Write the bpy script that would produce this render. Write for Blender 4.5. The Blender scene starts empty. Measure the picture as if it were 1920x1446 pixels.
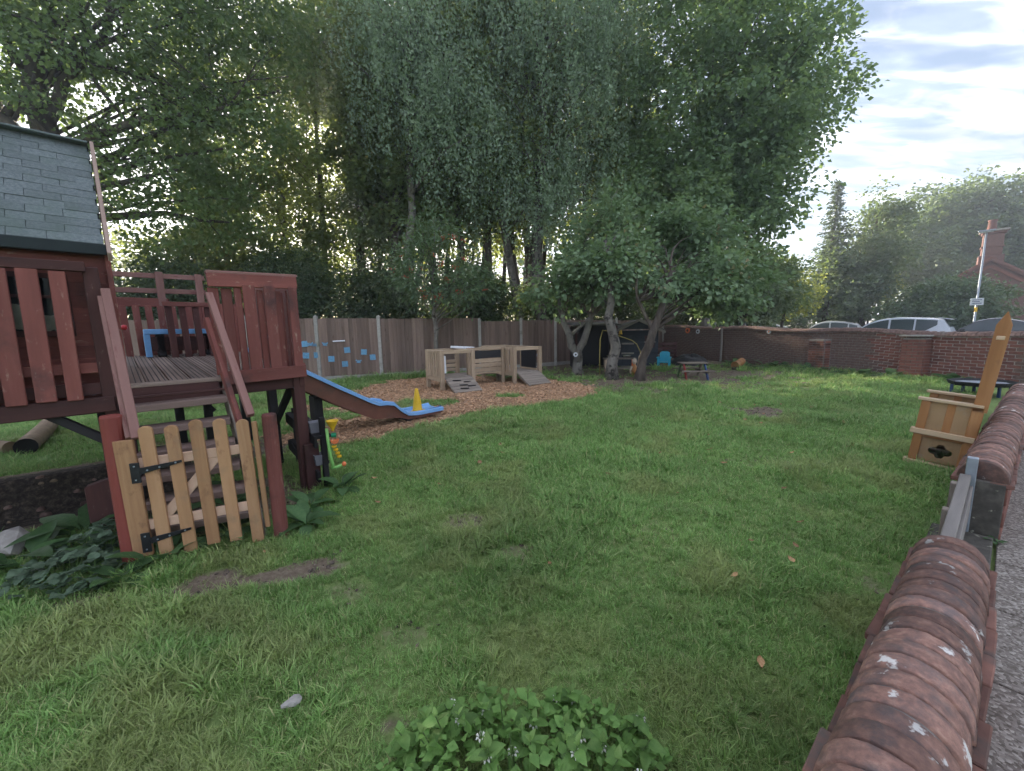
import bpy, bmesh, math, random
import numpy as np
from mathutils import Vector, Matrix

R = math.radians
random.seed(7)
rng = np.random.default_rng(11)
scene = bpy.context.scene
COL = scene.collection

# ------------------------------------------------------------------ camera
cam_d = bpy.data.cameras.new('camera')
cam = bpy.data.objects.new('camera', cam_d)
COL.objects.link(cam)
cam_d.sensor_width = 36.0
cam_d.lens = 13.875
cam_d.clip_start = 0.05
cam_d.clip_end = 3000
cam.matrix_world = (Matrix.Translation((0, 0, 1.4)) @ Matrix.Rotation(R(90) - math.atan(103 / 740), 4, 'X')
                    @ Matrix.Rotation(-0.02, 4, 'Z'))
scene.camera = cam

# ------------------------------------------------------------------ sky, sun, exposure
SUN_EL, SUN_AZ = R(21), R(-24)          # azimuth measured from +Y towards +X
world = bpy.data.worlds.new('World')
scene.world = world
world.use_nodes = True
wt = world.node_tree
for nd in list(wt.nodes):
    wt.nodes.remove(nd)
def wn(kind, **kw):
    nd = wt.nodes.new(kind)
    for k, v in kw.items():
        setattr(nd, k, v)
    return nd
sky = wn('ShaderNodeTexSky', sky_type='NISHITA', sun_disc=False, sun_elevation=SUN_EL, sun_rotation=SUN_AZ)
sky.air_density = 1.0
sky.dust_density = 1.0
tc = wn('ShaderNodeTexCoord')
sep = wn('ShaderNodeSeparateXYZ')
wt.links.new(tc.outputs['Generated'], sep.inputs[0])
zmax = wn('ShaderNodeMath', operation='MAXIMUM'); zmax.inputs[1].default_value = 0.0
wt.links.new(sep.outputs[2], zmax.inputs[0])
zadd = wn('ShaderNodeMath', operation='ADD'); zadd.inputs[1].default_value = 0.13
wt.links.new(zmax.outputs[0], zadd.inputs[0])
dx = wn('ShaderNodeMath', operation='DIVIDE'); dy = wn('ShaderNodeMath', operation='DIVIDE')
wt.links.new(sep.outputs[0], dx.inputs[0]); wt.links.new(zadd.outputs[0], dx.inputs[1])
wt.links.new(sep.outputs[1], dy.inputs[0]); wt.links.new(zadd.outputs[0], dy.inputs[1])
comb = wn('ShaderNodeCombineXYZ')
wt.links.new(dx.outputs[0], comb.inputs[0]); wt.links.new(dy.outputs[0], comb.inputs[1])
mp = wn('ShaderNodeMapping')
mp.inputs['Rotation'].default_value = (0, 0, R(-38))
mp.inputs['Scale'].default_value = (1.5, 4.2, 1)
wt.links.new(comb.outputs[0], mp.inputs[0])
n1 = wn('ShaderNodeTexNoise'); n1.inputs['Scale'].default_value = 2.3; n1.inputs['Detail'].default_value = 6
n1.inputs['Roughness'].default_value = .5; n1.inputs['Distortion'].default_value = .7
wt.links.new(mp.outputs[0], n1.inputs['Vector'])
n2 = wn('ShaderNodeTexNoise'); n2.inputs['Scale'].default_value = 1.1; n2.inputs['Detail'].default_value = 3
wt.links.new(comb.outputs[0], n2.inputs['Vector'])
nm = wn('ShaderNodeMath', operation='MULTIPLY_ADD'); nm.inputs[1].default_value = .6
wt.links.new(n2.outputs[0], nm.inputs[0]); wt.links.new(n1.outputs[0], nm.inputs[2])
cr = wn('ShaderNodeMapRange', interpolation_type='SMOOTHSTEP')          # thin veil to full cloud
cr.inputs['From Min'].default_value = .64; cr.inputs['From Max'].default_value = .98
cr.inputs['To Min'].default_value = .2; cr.inputs['To Max'].default_value = 1
wt.links.new(nm.outputs[0], cr.inputs['Value'])
# the thickest parts of the layer are greyer underneath
n3_ = wn('ShaderNodeTexNoise'); n3_.inputs['Scale'].default_value = 1.5; n3_.inputs['Detail'].default_value = 4
wt.links.new(mp.outputs[0], n3_.inputs['Vector'])
cg = wn('ShaderNodeMapRange', interpolation_type='SMOOTHSTEP'); cg.inputs['From Min'].default_value = .40; cg.inputs['From Max'].default_value = .60
cg.inputs['To Min'].default_value = 1; cg.inputs['To Max'].default_value = .42
wt.links.new(n3_.outputs[0], cg.inputs['Value'])
ccol = wn('ShaderNodeMix', data_type='RGBA', blend_type='MULTIPLY'); ccol.inputs['Factor'].default_value = 1
ccol.inputs['A'].default_value = (9.2, 9.3, 10.6, 1)
wt.links.new(cg.outputs[0], ccol.inputs['B'])
glow = wn('ShaderNodeMix', data_type='RGBA', blend_type='ADD'); glow.inputs['Factor'].default_value = .3
wt.links.new(ccol.outputs['Result'], glow.inputs['A']); wt.links.new(sky.outputs[0], glow.inputs['B'])
mx = wn('ShaderNodeMix', data_type='RGBA')
wt.links.new(cr.outputs[0], mx.inputs['Factor'])
wt.links.new(sky.outputs[0], mx.inputs['A']); wt.links.new(glow.outputs['Result'], mx.inputs['B'])
bg = wn('ShaderNodeBackground'); bg.inputs['Strength'].default_value = 0.06
wt.links.new(mx.outputs['Result'], bg.inputs['Color'])
wo = wn('ShaderNodeOutputWorld')
wt.links.new(bg.outputs[0], wo.inputs['Surface'])

sun_d = bpy.data.lights.new('sun', 'SUN')
sun_d.energy = 4.6
sun_d.angle = R(0.6)
sun_d.color = (1, .88, .70)
sun = bpy.data.objects.new('sun', sun_d)
COL.objects.link(sun)
sun_dir = Vector((math.sin(SUN_AZ) * math.cos(SUN_EL), math.cos(SUN_AZ) * math.cos(SUN_EL), math.sin(SUN_EL)))
sun.rotation_euler = sun_dir.to_track_quat('Z', 'Y').to_euler()
sun.location = sun_dir * 60

vs = scene.view_settings
vs.view_transform = 'Standard'; vs.look = 'None'; vs.exposure = 1.88; vs.gamma = 1
vs.use_curve_mapping = False
cy = scene.cycles
cy.use_denoising = True
try:
    cy.denoiser = 'OPENIMAGEDENOISE'
except Exception:
    pass
cy.use_adaptive_sampling = True
cy.adaptive_threshold = 0.04
cy.max_bounces = 4; cy.diffuse_bounces = 2; cy.glossy_bounces = 2; cy.transmission_bounces = 4
cy.transparent_max_bounces = 6; cy.sample_clamp_indirect = 6
cy.caustics_reflective = False; cy.caustics_refractive = False

# ------------------------------------------------------------------ materials
def _nodes(name):
    m = bpy.data.materials.new(name)
    m.use_nodes = True
    t = m.node_tree
    return m, t, t.nodes['Principled BSDF'], t.links

def coords(t, L, scale, stretch=(1, 1, 1), world_space=False, rand=True):
    mpn = t.nodes.new('ShaderNodeMapping')
    mpn.inputs['Scale'].default_value = tuple(scale * s for s in stretch)
    if world_space:
        g = t.nodes.new('ShaderNodeNewGeometry')
        L.new(g.outputs['Position'], mpn.inputs[0])
    else:
        tcn = t.nodes.new('ShaderNodeTexCoord')
        L.new(tcn.outputs['Object'], mpn.inputs[0])
        if rand:
            oi = t.nodes.new('ShaderNodeObjectInfo')
            mul = t.nodes.new('ShaderNodeVectorMath'); mul.operation = 'SCALE'
            mul.inputs[0].default_value = (37, 53, 71)
            L.new(oi.outputs['Random'], mul.inputs['Scale'])
            L.new(mul.outputs[0], mpn.inputs['Location'])
    return mpn.outputs[0]

def ramp(t, L, fac, stops):
    r = t.nodes.new('ShaderNodeValToRGB')
    el = r.color_ramp.elements
    while len(el) < len(stops):
        el.new(.5)
    for e_, (p, c) in zip(el, stops):
        e_.position = p
        e_.color = (*c, 1)
    L.new(fac, r.inputs[0])
    return r.outputs[0]

def noise(t, L, vec, scale=1, detail=4, rough=.6, dist=0):
    n = t.nodes.new('ShaderNodeTexNoise')
    n.inputs['Scale'].default_value = scale; n.inputs['Detail'].default_value = detail
    n.inputs['Roughness'].default_value = rough; n.inputs['Distortion'].default_value = dist
    L.new(vec, n.inputs['Vector'])
    return n.outputs[0]

def mixc(t, L, fac, a, b, blend='MIX'):
    m = t.nodes.new('ShaderNodeMix'); m.data_type = 'RGBA'; m.blend_type = blend
    for s, v in (('Factor', fac), ('A', a), ('B', b)):
        if hasattr(v, 'is_output'):
            L.new(v, m.inputs[s])
        elif s == 'Factor':
            m.inputs[s].default_value = v
        else:
            m.inputs[s].default_value = (*v, 1)
    return m.outputs['Result']

def maprange(t, L, v, a, b, c=0, d=1):
    m = t.nodes.new('ShaderNodeMapRange')
    m.inputs['From Min'].default_value = a; m.inputs['From Max'].default_value = b
    m.inputs['To Min'].default_value = c; m.inputs['To Max'].default_value = d
    L.new(v, m.inputs['Value'])
    return m.outputs[0]

def mat(name, stops, scale=6, stretch=(1, 1, 1), rough=.75, bump=.15, vary=.25, wear=None, spots=None,
        world_space=False, metallic=0, detail=5, bump_dist=.004, spec=.35, dist=0, coat=0):
    """procedural surface: noise ramp + per-object brightness + worn patches + spots"""
    m, t, P, L = _nodes(name)
    v = coords(t, L, scale, stretch, world_space)
    f = noise(t, L, v, 1, detail, .62, dist)
    c = ramp(t, L, f, stops)
    if wear:                                    # (colour, scale, lo, hi, stretch)
        wv = coords(t, L, wear[1], wear[4] if len(wear) > 4 else (1, 1, 1), world_space)
        wf = maprange(t, L, noise(t, L, wv, 1, 6, .7), wear[2], wear[3])
        c = mixc(t, L, wf, c, wear[0])
    if spots:                                   # world-space lichen / dirt: (colour, scale, lo, hi)
        sv = coords(t, L, spots[1], (1, 1, 1), True)
        sf = maprange(t, L, noise(t, L, sv, 1, 5, .6), spots[2], spots[3])
        c = mixc(t, L, sf, c, spots[0])
    if vary:
        oi = t.nodes.new('ShaderNodeObjectInfo')
        br = maprange(t, L, oi.outputs['Random'], 0, 1, 1 - vary, 1 + vary)
        c = mixc(t, L, 1.0, c, br, 'MULTIPLY')
    L.new(c, P.inputs['Base Color'])
    P.inputs['Roughness'].default_value = rough
    P.inputs['Metallic'].default_value = metallic
    P.inputs['Specular IOR Level'].default_value = spec
    if coat:
        P.inputs['Coat Weight'].default_value = coat
        P.inputs['Coat Roughness'].default_value = .08
    if bump:
        b = t.nodes.new('ShaderNodeBump')
        b.inputs['Strength'].default_value = bump; b.inputs['Distance'].default_value = bump_dist
        L.new(f, b.inputs['Height']); L.new(b.outputs[0], P.inputs['Normal'])
    return m

def leafmat(name, stops, trans=.45, rough=.55, tcol=(.30, .42, .06), spec=.3):
    m, t, P, L = _nodes(name)
    at = t.nodes.new('ShaderNodeAttribute'); at.attribute_name = 'v'
    c = ramp(t, L, at.outputs['Fac'], stops)
    L.new(c, P.inputs['Base Color'])
    P.inputs['Roughness'].default_value = rough
    P.inputs['Specular IOR Level'].default_value = spec
    tr = t.nodes.new('ShaderNodeBsdfTranslucent')
    L.new(mixc(t, L, .55, c, tcol), tr.inputs['Color'])
    ms = t.nodes.new('ShaderNodeMixShader'); ms.inputs[0].default_value = trans
    L.new(P.outputs[0], ms.inputs[1]); L.new(tr.outputs[0], ms.inputs[2])
    L.new(ms.outputs[0], t.nodes['Material Output'].inputs['Surface'])
    return m

def plain(name, col, rough=.5, metallic=0, spec=.5, coat=0, vary=0, nz=.12, scale=14):
    lo = tuple(max(0, c * (1 - nz)) for c in col); hi = tuple(min(1, c * (1 + nz)) for c in col)
    return mat(name, [(.3, lo), (.7, hi)], scale=scale, rough=rough, metallic=metallic, spec=spec, bump=.04, vary=vary, coat=coat)

def glassmat(name, tint=(.02, .025, .03), mixf=.9):
    m, t, P, L = _nodes(name)
    P.inputs['Base Color'].default_value = (*tint, 1)
    P.inputs['Roughness'].default_value = .04
    P.inputs['Specular IOR Level'].default_value = .6
    tr = t.nodes.new('ShaderNodeBsdfTransparent'); tr.inputs[0].default_value = (.8, .85, .86, 1)
    ms = t.nodes.new('ShaderNodeMixShader'); ms.inputs[0].default_value = mixf
    L.new(P.outputs[0], ms.inputs[1]); L.new(tr.outputs[0], ms.inputs[2])
    L.new(ms.outputs[0], t.nodes['Material Output'].inputs['Surface'])
    return m

LONG = (1, 1, .09)      # boards have their length along local Z
M = {}
M['red'] = mat('worn red paint', [(.25, (.125, .040, .033)), (.55, (.205, .066, .053)), (.8, (.28, .11, .088))], 9, LONG, .7, .25, .22,
               wear=((.34, .22, .17), 34, .60, .70, (1, 1, .3)), spots=((.045, .03, .03), 2.6, .56, .74))
M['redpale'] = mat('faded pink red timber', [(.25, (.17, .082, .07)), (.6, (.255, .135, .115)), (.8, (.33, .20, .17))], 9, LONG, .75, .3, .12,
                   wear=((.16, .05, .045), 16, .58, .68, (1, 1, .2)))
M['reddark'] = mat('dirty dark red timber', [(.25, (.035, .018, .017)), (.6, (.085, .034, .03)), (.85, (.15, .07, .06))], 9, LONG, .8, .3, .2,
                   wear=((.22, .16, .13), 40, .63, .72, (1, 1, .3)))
M['redpost'] = mat('round red post paint', [(.25, (.17, .038, .03)), (.6, (.23, .055, .042)), (.85, (.27, .08, .06))], 7, (1, 1, .12), .65, .2, .1,
                   wear=((.35, .22, .17), 22, .66, .72, (1, 1, .3)), spots=((.05, .03, .03), 3, .62, .8))
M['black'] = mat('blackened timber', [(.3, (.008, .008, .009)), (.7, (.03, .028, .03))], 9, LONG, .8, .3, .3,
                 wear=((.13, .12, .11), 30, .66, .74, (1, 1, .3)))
M['deck'] = mat('weathered decking', [(.25, (.12, .088, .072)), (.55, (.22, .165, .135)), (.8, (.32, .25, .21))], 10, LONG, .8, .35, .2,
                wear=((.07, .055, .045), 12, .58, .72, (1, 1, .2)))
M['tread'] = mat('muddy tread', [(.25, (.15, .10, .085)), (.6, (.27, .19, .16)), (.85, (.42, .33, .28))], 9, LONG, .8, .3, .2)
M['gate'] = mat('new softwood', [(.2, (.24, .12, .058)), (.5, (.385, .215, .108)), (.8, (.49, .30, .165))], 11, (1, 1, .05), .65, .2, .16,
                wear=((.24, .125, .065), 9, .58, .68, (1, 1, .6)), spots=((.24, .165, .10), 4, .55, .72), dist=.6)
M['gatepale'] = mat('pale planed softwood', [(.2, (.5, .32, .22)), (.8, (.68, .48, .36))], 12, (1, 1, .05), .65, .15, .08)
M['iron'] = mat('black painted iron', [(.3, (.012, .013, .015)), (.7, (.03, .032, .036))], 20, (1, 1, 1), .45, .1, .05, metallic=.3)
M['fence'] = mat('feather edge fence board', [(.2, (.11, .075, .06)), (.5, (.205, .145, .116)), (.8, (.30, .225, .185))], 7, (1, 1, .06), .85, .3, .26,
                 wear=((.09, .05, .035), 8, .60, .72, (1, 1, .25)))
M['concrete'] = mat('fence post concrete', [(.3, (.30, .285, .26)), (.7, (.44, .42, .385))], 14, (1, 1, 1), .9, .25, .1, spots=((.16, .16, .11), 3, .55, .75))
M['play'] = mat('pale play timber', [(.2, (.24, .175, .115)), (.5, (.40, .30, .205)), (.8, (.52, .41, .295))], 9, LONG, .8, .25, .13,
                wear=((.20, .165, .13), 10, .6, .74, (1, 1, .3)))
M['playgrey'] = mat('greyed ramp timber', [(.2, (.17, .14, .115)), (.8, (.34, .29, .24))], 9, LONG, .85, .3, .15)
M['chalk'] = plain('chalkboard', (.012, .013, .016), .6)
M['white'] = plain('white plastic', (.72, .74, .78), .4)
M['slideblue'] = mat('blue slide plastic', [(.3, (.17, .37, .68)), (.7, (.22, .43, .74))], 9, rough=.42, bump=.04, vary=0, wear=((.34, .42, .50), 14, .58, .75), spots=((.16, .22, .27), 5, .56, .72))
M['slidebrown'] = mat('brown slide side', [(.3, (.12, .048, .032)), (.7, (.175, .07, .046))], 5, (1, 1, 1), .55, .05, .03, wear=((.24, .15, .11), 16, .62, .78), spots=((.085, .055, .04), 4, .55, .7))
M['yellow'] = mat('yellow plastic', [(.3, (.70, .42, .02)), (.7, (.80, .50, .03))], 12, rough=.45, bump=.03, vary=.05, wear=((.50, .34, .08), 18, .58, .76))
M['green'] = plain('light green plastic', (.27, .60, .16), .4)
M['dgreen'] = plain('dark green plastic', (.005, .22, .10), .4)
M['orange'] = plain('orange plastic', (.78, .20, .07), .4)
M['planter'] = plain('grey planter', (.17, .17, .19), .6)
M['felt'] = mat('green mineral felt', [(.3, (.095, .118, .122)), (.7, (.18, .208, .212))], 60, (1, 1, 1), .95, .3, .13, spots=((.10, .135, .115), 3, .5, .75))
M['feltdark'] = plain('dark felt edge', (.018, .026, .028), .9)
M['barge'] = mat('bare weathered bargeboard', [(.2, (.30, .20, .165)), (.8, (.50, .37, .31))], 10, LONG, .85, .3, .1)
M['tan'] = plain('matt tan', (.55, .45, .34), .9, nz=.2)
M['bench'] = plain('blue painted bench', (.17, .40, .72), .55, nz=.1)
M['glass'] = glassmat('window glass')
M['pave'] = None
M['brick'] = mat('old red brick', [(.2, (.115, .052, .042)), (.5, (.20, .085, .062)), (.8, (.27, .13, .095))], 18, (1, 1, 1), .9, .35, .42,
                 spots=((.085, .07, .062), 2.2, .52, .70))
M['brickred'] = mat('newer red brick', [(.2, (.16, .066, .05)), (.8, (.27, .11, .08))], 20, (1, 1, 1), .9, .3, .22, spots=((.12, .06, .05), 2.5, .55, .75))
M['brickdark'] = mat('sooty brick', [(.2, (.075, .05, .043)), (.5, (.15, .095, .078)), (.8, (.25, .165, .135))], 16, (1, 1, 1), .92, .35, .45,
                     spots=((.17, .14, .125), 2.0, .58, .74))
M['mortar'] = mat('lime mortar', [(.3, (.30, .27, .24)), (.7, (.44, .40, .36))], 25, (1, 1, 1), .95, .4, 0)
M['mortardark'] = mat('dirty mortar', [(.3, (.17, .15, .135)), (.7, (.30, .27, .245))], 25, (1, 1, 1), .95, .4, 0)
M['coping'] = mat('coping brick', [(.25, (.115, .072, .063)), (.42, (.19, .112, .092)), (.56, (.27, .152, .118)), (.75, (.38, .24, .185))], 34, (1, 1, 1), .9, .7, .5,
                  wear=((.13, .098, .092), 9, .48, .64), spots=((.55, .53, .50), 9.5, .63, .66), bump_dist=.007, detail=8)
M['ledge'] = mat('tile creasing', [(.2, (.13, .065, .052)), (.8, (.27, .135, .10))], 14, (1, 1, 1), .85, .35, .3, spots=((.10, .085, .075), 6, .5, .66))
M['mossy'] = mat('mossy end stone', [(.2, (.045, .042, .036)), (.5, (.095, .088, .075)), (.8, (.17, .155, .13))], 14, (1, 1, 1), .95, .6, .1, spots=((.36, .36, .28), 22, .63, .68), bump_dist=.01)
M['copmortar'] = mat('coping mortar', [(.25, (.10, .088, .08)), (.5, (.20, .18, .165)), (.8, (.33, .31, .285))], 30, (1, 1, 1), .95, .5, 0)
M['stone'] = mat('stone', [(.2, (.24, .22, .20)), (.8, (.46, .43, .40))], 12, (1, 1, 1), .9, .5, .2)
M['greywood'] = mat('silvered timber', [(.2, (.13, .118, .105)), (.8, (.32, .295, .27))], 10, LONG, .85, .4, .1)
M['steel'] = plain('galvanised steel', (.30, .34, .39), .45, .6)
M['chair'] = mat('golden timber', [(.2, (.22, .095, .033)), (.5, (.34, .16, .058)), (.8, (.44, .235, .10))], 10, LONG, .6, .2, .13, wear=((.20, .10, .05), 8, .60, .7, (1, 1, .4)))
M['ply'] = mat('birch ply panel', [(.2, (.26, .16, .075)), (.8, (.40, .265, .14))], 8, LONG, .6, .15, .08, wear=((.30, .24, .17), 6, .55, .7))
M['chairtop'] = mat('pale rail timber', [(.2, (.46, .33, .20)), (.8, (.62, .47, .31))], 10, LONG, .65, .2, .08)
M['void'] = plain('dark hollow', (.006, .006, .006), .9)
M['bark'] = mat('dark bark', [(.2, (.035, .028, .023)), (.5, (.085, .068, .055)), (.8, (.15, .125, .10))], 9, (1, 1, .22), .95, .8, .15, bump_dist=.03)
M['barkgrey'] = mat('grey bark', [(.2, (.09, .08, .066)), (.5, (.18, .165, .14)), (.8, (.28, .26, .22))], 8, (1, 1, .3), .95, .7, .12, bump_dist=.02,
                    wear=((.055, .047, .04), 5, .56, .66))
M['barkbirch'] = mat('birch bark', [(.2, (.07, .062, .054)), (.5, (.16, .145, .125)), (.8, (.30, .28, .25))], 5, (1, 1, .5), .9, .6, .1, bump_dist=.02,
                     wear=((.04, .034, .03), 6, .52, .6))
M['log'] = mat('log bark', [(.2, (.12, .085, .055)), (.8, (.32, .24, .16))], 9, (1, 1, .2), .9, .6, .2, bump_dist=.01)
M['shed'] = mat('slate blue shed board', [(.2, (.022, .027, .034)), (.8, (.055, .064, .078))], 9, LONG, .8, .2, .2)
M['shedroof'] = mat('shed roof felt', [(.2, (.07, .066, .062)), (.8, (.13, .125, .12))], 20, (1, 1, 1), .9, .2, .15)
M['cyan'] = plain('turquoise plastic', (.03, .42, .60), .4)
M['picnic'] = mat('picnic table timber', [(.2, (.13, .105, .085)), (.8, (.30, .25, .20))], 8, LONG, .85, .3, .3)
M['plaque'] = plain('blue plaque', (.13, .31, .48), .5, vary=.25, nz=.3, scale=30)
M['tar'] = plain('black sheet', (.010, .010, .012), .6)
M['brickhouse'] = mat('house brick', [(.2, (.125, .066, .054)), (.8, (.20, .105, .085))], 9, (1, 1, 1), .9, .3, .05)
M['roofred'] = mat('clay roof tile', [(.2, (.15, .07, .056)), (.8, (.24, .115, .09))], 5, (1, 1, 1), .9, .3, .15)
M['asphalt'] = mat('asphalt', [(.2, (.04, .04, .042)), (.8, (.065, .065, .068))], 20, (1, 1, 1), .9, .3, 0)
M['leafdry'] = mat('dry leaf', [(.2, (.20, .10, .045)), (.5, (.36, .21, .10)), (.8, (.48, .36, .24))], 12, (1, 1, 1), .8, .2, .35)
M['flower'] = plain('white petals', (.82, .82, .74), .6)
M['berry'] = plain('orange red berries', (.42, .085, .04), .5)
M['tyre'] = plain('tyre rubber', (.015, .015, .016), .85)
M['lampglass'] = plain('lamp cover', (.55, .58, .60), .3)
M['signwhite'] = plain('sign white', (.62, .66, .70), .5)

# ------------------------------------------------------------------ helpers
def tag(o, label=None, cat=None, group=None, kind=None):
    if label: o['label'] = label
    if cat: o['category'] = cat
    if group: o['group'] = group
    if kind: o['kind'] = kind
    return o

def thing(name, label, cat, loc=(0, 0, 0), rotz=0, group=None):
    o = bpy.data.objects.new(name, None)
    COL.objects.link(o)
    o.empty_display_size = .1
    o.location = loc; o.rotation_euler = (0, 0, rotz)
    return tag(o, label, cat, group)

def link(name, me, material=None, parent=None, loc=None, rot=None):
    o = bpy.data.objects.new(name, me)
    COL.objects.link(o)
    if material is not None:
        if len(me.materials) == 0:
            me.materials.append(M[material] if isinstance(material, str) else material)
    if parent: o.parent = parent
    if loc is not None: o.location = loc
    if rot is not None: o.rotation_euler = rot
    return o

def smooth(me, ang=None):
    me.polygons.foreach_set('use_smooth', [True] * len(me.polygons))

class MB:
    """collects shapes into one mesh"""
    def __init__(self): self.v = []; self.f = []
    def add(self, v, f):
        o = len(self.v); self.v += [tuple(p) for p in v]; self.f += [tuple(i + o for i in q) for q in f]; return self
    def box(self, x0, x1, y0, y1, z0, z1):
        return self.add([(x0, y0, z0), (x1, y0, z0), (x1, y1, z0), (x0, y1, z0), (x0, y0, z1), (x1, y0, z1), (x1, y1, z1), (x0, y1, z1)],
                        [(0, 3, 2, 1), (4, 5, 6, 7), (0, 1, 5, 4), (1, 2, 6, 5), (2, 3, 7, 6), (3, 0, 4, 7)])
    def prism(self, poly, axis, a, b):
        """poly: 2D points extruded along axis 0/1/2 from a to b"""
        def mk(p, h):
            q = list(p); q.insert(axis, h); return tuple(q)
        n = len(poly)
        v = [mk(p, a) for p in poly] + [mk(p, b) for p in poly]
        f = [tuple(range(n))[::-1], tuple(range(n, 2 * n))] + [(i, (i + 1) % n, n + (i + 1) % n, n + i) for i in range(n)]
        return self.add(v, f)
    def tube(self, pts, rad, n=8, cap=True):
        pts = [Vector(p) for p in pts]
        if not hasattr(rad, '__len__'): rad = [rad] * len(pts)
        v, f = [], []
        ref = None
        for i, p in enumerate(pts):
            d = (pts[min(i + 1, len(pts) - 1)] - pts[max(i - 1, 0)]).normalized()
            if ref is None:
                ref = d.orthogonal().normalized()
            ref = (ref - d * ref.dot(d)).normalized()
            b = d.cross(ref)
            for k in range(n):
                a = 2 * math.pi * k / n
                v.append(p + (ref * math.cos(a) + b * math.sin(a)) * rad[i])
        for i in range(len(pts) - 1):
            for k in range(n):
                f.append((i * n + k, i * n + (k + 1) % n, (i + 1) * n + (k + 1) % n, (i + 1) * n + k))
        if cap:
            f.append(tuple(range(n))[::-1]); f.append(tuple(range((len(pts) - 1) * n, len(pts) * n)))
        return self.add(v, f)
    def lathe(self, prof, n=14, c=(0, 0, 0)):
        v = []
        for r, z in prof:
            for k in range(n):
                a = 2 * math.pi * k / n
                v.append((c[0] + r * math.cos(a), c[1] + r * math.sin(a), c[2] + z))
        f = [(i * n + k, i * n + (k + 1) % n, (i + 1) * n + (k + 1) % n, (i + 1) * n + k) for i in range(len(prof) - 1) for k in range(n)]
        f.append(tuple(range(n))[::-1]); f.append(tuple(range((len(prof) - 1) * n, len(prof) * n)))
        return self.add(v, f)
    def mesh(self, name, bevel=0, shade=False):
        me = bpy.data.meshes.new(name)
        me.from_pydata(self.v, [], self.f)
        bm = bmesh.new(); bm.from_mesh(me)
        bmesh.ops.recalc_face_normals(bm, faces=bm.faces)
        if bevel:
            bmesh.ops.bevel(bm, geom=list(bm.edges), offset=bevel, segments=1, affect='EDGES', clamp_overlap=True)
        bm.to_mesh(me); bm.free()
        if shade: smooth(me)
        return me
    def build(self, name, material, parent=None, bevel=0, shade=False, loc=None, rot=None):
        return link(name, self.mesh(name, bevel, shade), material, parent, loc, rot)

_cache = {}
def board(name, parent, p0, p1, w, t, material, side=None, bev=.004, jit=0, lean=0):
    """a plank from p0 to p1, width w along `side`, thickness t; its own object, mesh shared by size"""
    p0, p1 = Vector(p0), Vector(p1)
    Lz = (p1 - p0).length
    key = (round(Lz, 2), round(w, 3), round(t, 3), material, bev)
    if key not in _cache:
        L2 = key[0]
        _cache[key] = MB().box(-w / 2, w / 2, -t / 2, t / 2, 0, L2).mesh(name, bev)
    o = link(name, _cache[key], material, parent)
    z = (p1 - p0).normalized()
    s = Vector(side) if side is not None else (Vector((1, 0, 0)) if abs(z.x) < .8 else Vector((0, 0, 1)))
    x = (s - z * s.dot(z)).normalized()
    y = z.cross(x)
    m = Matrix((x, y, z)).transposed().to_4x4()
    if lean: m = m @ Matrix.Rotation(lean, 4, 'Y')
    o.matrix_local = Matrix.Translation(p0 + Vector((random.uniform(-jit, jit), random.uniform(-jit, jit), random.uniform(-jit, jit)))) @ m
    return o

def npmesh(name, V, F, attr=None):
    """numpy vertices + triangles -> mesh"""
    me = bpy.data.meshes.new(name)
    V = np.asarray(V, dtype=np.float32); F = np.asarray(F, dtype=np.int32)
    k = F.shape[1]
    me.vertices.add(len(V)); me.vertices.foreach_set('co', V.ravel())
    me.loops.add(F.size); me.loops.foreach_set('vertex_index', F.ravel())
    me.polygons.add(len(F)); me.polygons.foreach_set('loop_start', np.arange(0, F.size, k, dtype=np.int32))
    if attr is not None:
        a = me.attributes.new('v', 'FLOAT', 'POINT'); a.data.foreach_set('value', np.asarray(attr, dtype=np.float32))
    me.update(calc_edges=True)
    return me

def vnoise(x, y, s, seed=0):
    """smooth lattice noise 0..1"""
    r = np.random.default_rng(seed).random((64, 64))
    u, v = np.asarray(x) / s, np.asarray(y) / s
    i, j = np.floor(u).astype(int), np.floor(v).astype(int)
    a, b = u - i, v - j
    a, b = a * a * (3 - 2 * a), b * b * (3 - 2 * b)
    g = lambda p, q: r[p % 64, q % 64]
    return (g(i, j) * (1 - a) + g(i + 1, j) * a) * (1 - b) + (g(i, j + 1) * (1 - a) + g(i + 1, j + 1) * a) * b

def sstep(x, a, b):
    t = np.clip((np.asarray(x, dtype=float) - a) / (b - a), 0, 1)
    return t * t * (3 - 2 * t)

# play tower frame: origin at the deck's front right corner, x along its front, y away from the camera
TC = (-1.85, 3.5); TE = (.71, .704); TN = (-.704, .71); TROT = math.atan2(.704, .71)
def tower_ts(x, y):
    return (x - TC[0]) * TE[0] + (y - TC[1]) * TE[1], (x - TC[0]) * TN[0] + (y - TC[1]) * TN[1]
# low wall beside the path
W0 = (0.785, 0.715); WD = (.785, .62); WNL = (-.62, .785)
def wall_side(x, y):       # >0 on the lawn side
    return (x - W0[0]) * WNL[0] + (y - W0[1]) * WNL[1]

CHIP = [(-2.35, 4.8), (-1.84, 5.06), (-1.33, 5.9), (-0.75, 6.65), (0.19, 7.15), (1.05, 7.65), (1.75, 8.3), (2.0, 9.2), (1.7, 10.4), (1.0, 11.2),
        (-1.0, 12.2), (-2.7, 12.4), (-3.6, 11.5), (-3.95, 9.5), (-4.0, 7.8), (-3.7, 6.2), (-3.1, 5.1)]
def in_poly(x, y, poly):
    x, y = np.asarray(x), np.asarray(y)
    r = np.zeros(x.shape, bool)
    n = len(poly)
    for i in range(n):
        x0, y0 = poly[i]; x1, y1 = poly[(i + 1) % n]
        c = ((y0 > y) != (y1 > y)) & (x < (x1 - x0) * (y - y0) / ((y1 - y0) or 1e-9) + x0)
        r ^= c
    return r

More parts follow.
